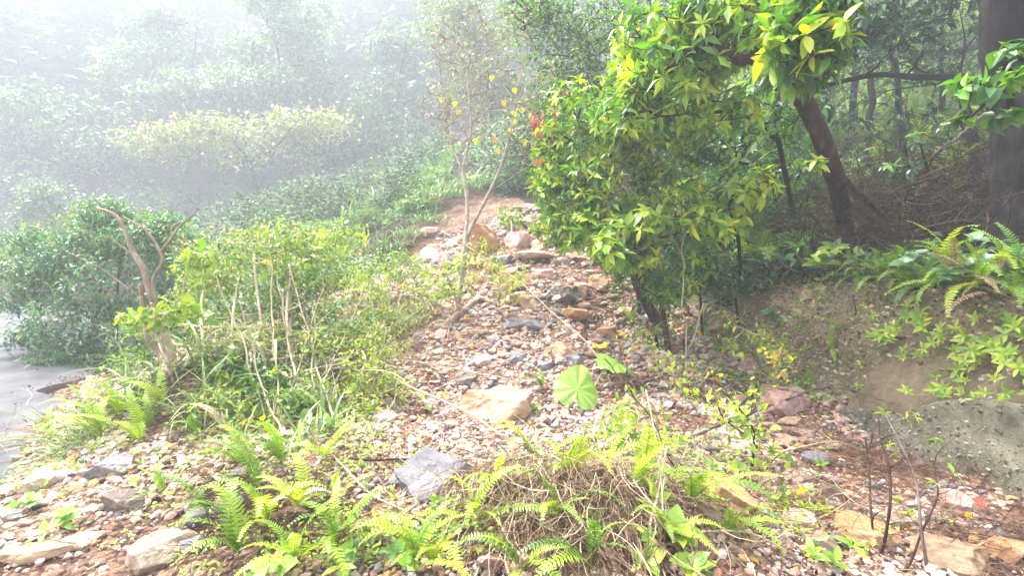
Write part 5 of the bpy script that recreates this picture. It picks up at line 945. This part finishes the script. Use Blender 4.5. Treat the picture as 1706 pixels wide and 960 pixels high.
sapling('thin yellow leaved sapling below the dark forest edge', (1270,610), [bl(1240,550,4.9,60,40,40),bl(1290,580,4.8,30,30,30)], 40, L=.07, tint=(.6,1), nobj=150, n=4, rmax=.01)
sapling('slender sapling with pale yellow leaves right of the gravel', (1300,650), [bl(1300,600,4.4,30,30,40)], 16, mat='yellow', L=.05, tint=(.5,1), nobj=60, n=3, rmax=.006)
sapling('wispy sprig of small leaves behind the litter mound', (1080,760), [bl(1060,690,3.2,60,50,40),bl(1010,720,3.3,40,40,30)], 34, L=.05, tint=(.4,.9), nobj=130, n=4, rmax=.006)
sapling('wispy leafy stems at the centre between the stones', (1130,650), [bl(1120,600,4.6,60,40,30),bl(1060,560,4.9,40,30,20)], 36, L=.05, tint=(.6,1), nobj=120, n=3, rmax=.006)
sapling('small sapling with bright leaves over the lower right stones', (1330,880), [bl(1330,850,2.7,35,30,30)], 12, L=.08, tint=(.4,.9), nobj=60, n=4, rmax=.006)

# the two big round leaves
def round_leaf(seed, r=1.):
    nr, na = 12, 48; V = [(0, 0, 0)]; rs = random.Random(seed)
    for i in range(1, nr + 1):
        for k in range(na):
            a = 2 * math.pi * k / na; rad = i / nr * (1 - .16 * math.cos(a) ** 8 * (math.cos(a) > 0)) ; dn = abs(((a + math.pi) % (2 * math.pi)) - math.pi)
            if dn < .35: rad *= .45 + .55 * (dn / .35) ** .6                       # the notch at the stalk
            if i >= nr - 1: rad *= 1 - .07 * rs.random() ** 2
            tip = 1 + .3 * max(0, math.cos(a - math.pi)) ** 12; t = i / nr
            V.append((rad * math.sin(a), -rad * math.cos(a) * tip, .05 * t * math.cos(9 * a) + .13 * math.sin(2 * a + seed) * t * t + .04 * math.sin(5 * a + seed) * t * t - .16 * t * t + rs.uniform(-.012, .012)))
    F = [(0, 1 + k, 1 + (k + 1) % na) for k in range(na)]
    for i in range(nr - 1):
        for k in range(na):
            a, b = 1 + i * na + k, 1 + i * na + (k + 1) % na; F += [(a, a + na, b + na), (a, b + na, b)]
    V = np.array(V); ang = np.arctan2(V[:, 0], V[:, 1]); vein = .35 * (np.abs(np.sin(ang * 4.5)) < .14) - .05 + .12 * (np.random.default_rng(seed).random(len(V)) - .5)
    return mesh_np('leaf', V, np.array(F), M['taro'], vein + .6, True)
tb = Gl(985, 655); tp = thing('taro', tb, 'plant with two large round veined leaves on the gravel', 'plant')
for px, py, d_, r_, D, Nn, sd_ in [(962, 648, 4.5, .21, (.2, .55, .5), (.22, -.62, .85), 1), (1028, 606, 5.05, .2, (-.5, .6, .25), (.45, -.3, .85), 2)]:
    c = P(px, py, d_) - tb; put('leaf', round_leaf(sd_), tp, c, D, Nn, r_, random.uniform(-.1, .1))
    v, f = tube(smooth_path([np.zeros(3), c * .6 + [0, .08, .05], c + [0, .03, -.02]], 12), np.linspace(.01, .006, 12), 6); link('stalk', mesh_np('stalk', v, f, M['barkpale'], None, True), tp)

# fallen leaves
for px, py, m_, L_, lab in [(1322,574,'yellow',.11,'bright yellow fallen leaf on the soil at the foot of the bank'),(815,547,'yellow',.09,'yellow fallen leaf near the foot of the bare shrub'),(645,658,'yellow',.09,'yellow fallen leaf at the left rim of the gravel'),(712,660,'yellow',.1,'yellow fallen leaf left of the tan flat topped boulder'),
     (728,664,'yellow',.1,'second yellow leaf touching the first near the flat topped boulder'),(1607,870,'yellow',.06,'small yellow leaf below the salmon stone'),(1625,856,'red',.08,'rust red leaf on the salmon stone'),(1402,898,'red',.07,'rust red curled leaf between the whitish and orange stones'),
     (1230,870,'red',.06,'red leaf at the end of the long orange slab'),(1365,778,'yellow',.08,'yellow leaf on the reddish dead fern heap'),(700,830,'yellow',.05,'orange yellow leaf in the gravel below the slab'),(690,715,'red',.06,'dark red leaf in the gravel centre left'),
     (1460,570,'yellow',.06,'yellow leaf caught on the bank'),(1040,560,'yellow',.08,'yellow leaf beside the orange stone'),(825,615,'red',.07,'rusty leaf beside the rust pink stone'),(1040,950,'litter',.09,'pinkish dry leaf in the bottom litter')]:
    o = put('fallen_leaf', shared_leaf('b1', m_), None, Gl(px, py, .03), (random.uniform(-1, 1), random.uniform(-1, 1), .1), (random.uniform(-.2, .2), -.5, 1), L_, random.random()); tag(o, lab, 'leaf')
n = 900; x = rng.uniform(-3.5, 2.7, n); y = rng.uniform(1.9, 8, n); ok = is_debris(x, y); x, y = x[ok], y[ok]; n = len(x); a = rng.uniform(0, 6.28, n)
for mt, s_ in (('litter', slice(0, n * 2 // 3)), ('yellow', slice(n * 2 // 3, n * 4 // 5)), ('red', slice(n * 4 // 5, n))):
    xx, yy2, aa = x[s_], y[s_], a[s_]; m = len(xx); v, f, t = scatter(LO_BROAD, np.stack([xx, yy2, h(xx, yy2) + .025], 1), np.stack([np.sin(aa), np.cos(aa), aa * 0 + .1], 1), np.array([[0, -.2, 1.]]) + rng.normal(0, .3, (m, 3)), rng.uniform(.025, .055, m), rng.uniform(0, 1, m))
    tag(link('leaf_litter', mesh_np('leaf_litter', v, f, M[mt], t)), {'litter': 'brown dead leaves', 'yellow': 'small yellow leaves', 'red': 'small rusty leaves'}[mt] + ' scattered over the gravel', 'leaf litter', kind='stuff')
# small weeds spreading through gravel and litter, too many to count
def weeds(label, areas, n, L, mat, tint):
    ks = rng.integers(0, len(areas), n); A = np.array(areas)[ks]; x = A[:, 0] + rng.normal(0, .5, n) * A[:, 2]; y = A[:, 1] + rng.normal(0, .5, n) * A[:, 3]; y = np.maximum(y, 1.5); z = h(x, y)
    k = 5; Pp = np.repeat(np.stack([x, y, z + rng.uniform(.0, .07, n)], 1), k, 0) + rng.normal(0, .015, (n * k, 3)); az_ = rng.uniform(0, 6.28, n * k); e = rng.uniform(0, .9, n * k)
    D = np.stack([np.sin(az_) * np.cos(e), np.cos(az_) * np.cos(e), np.sin(e)], 1); v, f, t = scatter(LO_BROAD, Pp, D, np.array([[0, -.2, 1.]]) + rng.normal(0, .3, (n * k, 3)), rng.uniform(*L, n * k), rng.uniform(*tint, n * k))
    tag(link('weeds', mesh_np('weeds', v, f, M[mat], t)), label, 'weeds', kind='stuff')
def undergrowth(label, xr, yr, n, L, mat, tint, cond, name='undergrowth', up=.5):
    x = rng.uniform(*xr, n); y = rng.uniform(*yr, n); ok = cond(x, y); nn = fbm(np.stack([x, y, 0 * x], 1), .7, 3, 77); ok &= nn > -.35; x, y, nn = x[ok], y[ok], nn[ok]; n = len(x); k = 6
    z = h(x, y) + rng.uniform(0, 1, n) * up * np.clip(nn + .6, .2, 1.4); Pp = np.repeat(np.stack([x, y, z], 1), k, 0) + rng.normal(0, L[1] * .5, (n * k, 3)); a = rng.uniform(0, 6.28, n * k); e = rng.uniform(-.2, .9, n * k)
    D = np.stack([np.sin(a) * np.cos(e), np.cos(a) * np.cos(e), np.sin(e)], 1); v, f, t = scatter(MIN, Pp, D, np.array([[0, -.2, 1.]]) + rng.normal(0, .4, (n * k, 3)), rng.uniform(*L, n * k), np.repeat(rng.uniform(*tint, n), k))
    tag(link(name, mesh_np(name, v, f, M[mat], t)), label, 'undergrowth', kind='stuff')
undergrowth('low green undergrowth on the misty slope left of the slide', (-9, -2.2), (8, 24), 9000, (.07, .16), 'lime', (.0, .55), lambda x, y: (x < xl_(y) - .1 + .4 * np.sin(y * 2)) & (x > -3 - y * .42))
undergrowth('far off wood on the hillside showing as a pale mass through the fog', (-80, 30), (46, 84), 13000, (.9, 2.0), 'dark', (.0, .6), lambda x, y: (x > -y * 1.15) & (h(x, y) > 3), name='distant_wood', up=3.2)
undergrowth('dim low growth between the misty slope and the fogged trees', (-22, -3), (15, 27), 16000, (.09, .2), 'dark', (.2, 1), lambda x, y: (x > -2 - y * .7) & (x < -2 - (y - 15) * .1), up=1.0)
undergrowth('dim undergrowth under the fogged trees on the left', (-38, -3), (27, 46), 11000, (.18, .4), 'dark', (.2, 1), lambda x, y: (x > -2 - y * .7) & (x < -2 - (y - 15) * .1), up=1.2)
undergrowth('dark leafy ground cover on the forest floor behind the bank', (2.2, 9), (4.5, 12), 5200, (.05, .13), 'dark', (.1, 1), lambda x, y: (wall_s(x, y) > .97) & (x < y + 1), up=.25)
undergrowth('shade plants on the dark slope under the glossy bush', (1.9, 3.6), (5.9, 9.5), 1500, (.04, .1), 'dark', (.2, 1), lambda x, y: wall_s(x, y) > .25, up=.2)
undergrowth('dim green growth at the head of the slide', (-2, 6), (12.5, 24), 5000, (.1, .22), 'far', (.1, .8), lambda x, y: x > xr_(y) + .2, up=.8)
weeds('tiny bright weeds spreading through the gravel and litter in front', [(-.5,2.3,.6,.3),(0,2.6,.4,.3),(.6,2.9,.6,.5),(1.2,3.2,.7,.6),(-1.1,2.6,.6,.5),(1.1,2.4,.6,.3),(-1.5,3.5,.5,.5)], 520, (.015, .045), 'lime', (.2, 1))
weeds('short bright moss and seedlings among the front ferns', [(-.9,2.2,.7,.2),(-1.6,2.8,.6,.4),(-.2,2.25,.6,.2),(.8,2.7,.8,.4),(-1.0,3.2,.5,.4)], 700, (.012, .035), 'fern', (.4, 1))
weeds('dead leaves and wet leaf scraps lying on the road edge', [(-4.6,4.0,.8,.9),(-5.5,5.2,1.0,1.0),(-4.4,5.6,.7,.6)], 160, (.02, .05), 'litter', (.1, .9))
weeds('small pale weeds over the left scarp', [(-2.6,3.4,.7,.5),(-3.1,3.1,.5,.4),(-3.3,3.9,.6,.4),(-2.0,3.4,.5,.4)], 200, (.02, .05), 'lime', (.3, 1))
weeds('small green weeds at the foot of the dark bank', [(2.3,5.3,.5,.6),(2.9,5.4,.5,.6),(2.6,4.6,.4,.5),(1.9,6.3,.5,.4)], 420, (.02, .055), 'lime', (.1, .9))
weeds('small weeds along the top of the bank', [(3.5,3.3,.3,.8),(3.5,4.2,.3,.8),(3.4,5.2,.4,.8),(3.2,6.4,.4,.8)], 420, (.025, .07), 'fern', (.1, .8))

# ================================================================== HAZE
hv = [(x, y, z) for x in (-97, 97) for y in (-24, 93) for z in (-3.5, 44)]
hf = [(0, 1, 3, 2), (4, 6, 7, 5), (0, 4, 5, 1), (2, 3, 7, 6), (0, 2, 6, 4), (1, 5, 7, 3)]
m, n, out = newmat('haze'); pv = N(n, 'ShaderNodeVolumePrincipled'); pv.inputs['Color'].default_value = (.44, .465, .51, 1); pv.inputs['Density'].default_value = .0125; pv.inputs['Anisotropy'].default_value = .1
n.links.new(pv.outputs[0], out.inputs['Volume']); o = link('haze', mesh_np('haze', np.array(hv, float), np.array(hf), m)); o['kind'] = 'stuff'; o.display_type = 'WIRE'
print('objects', len(bpy.data.objects), 'tris', sum(len(me.loops) - 2 * len(me.polygons) for me in bpy.data.meshes))
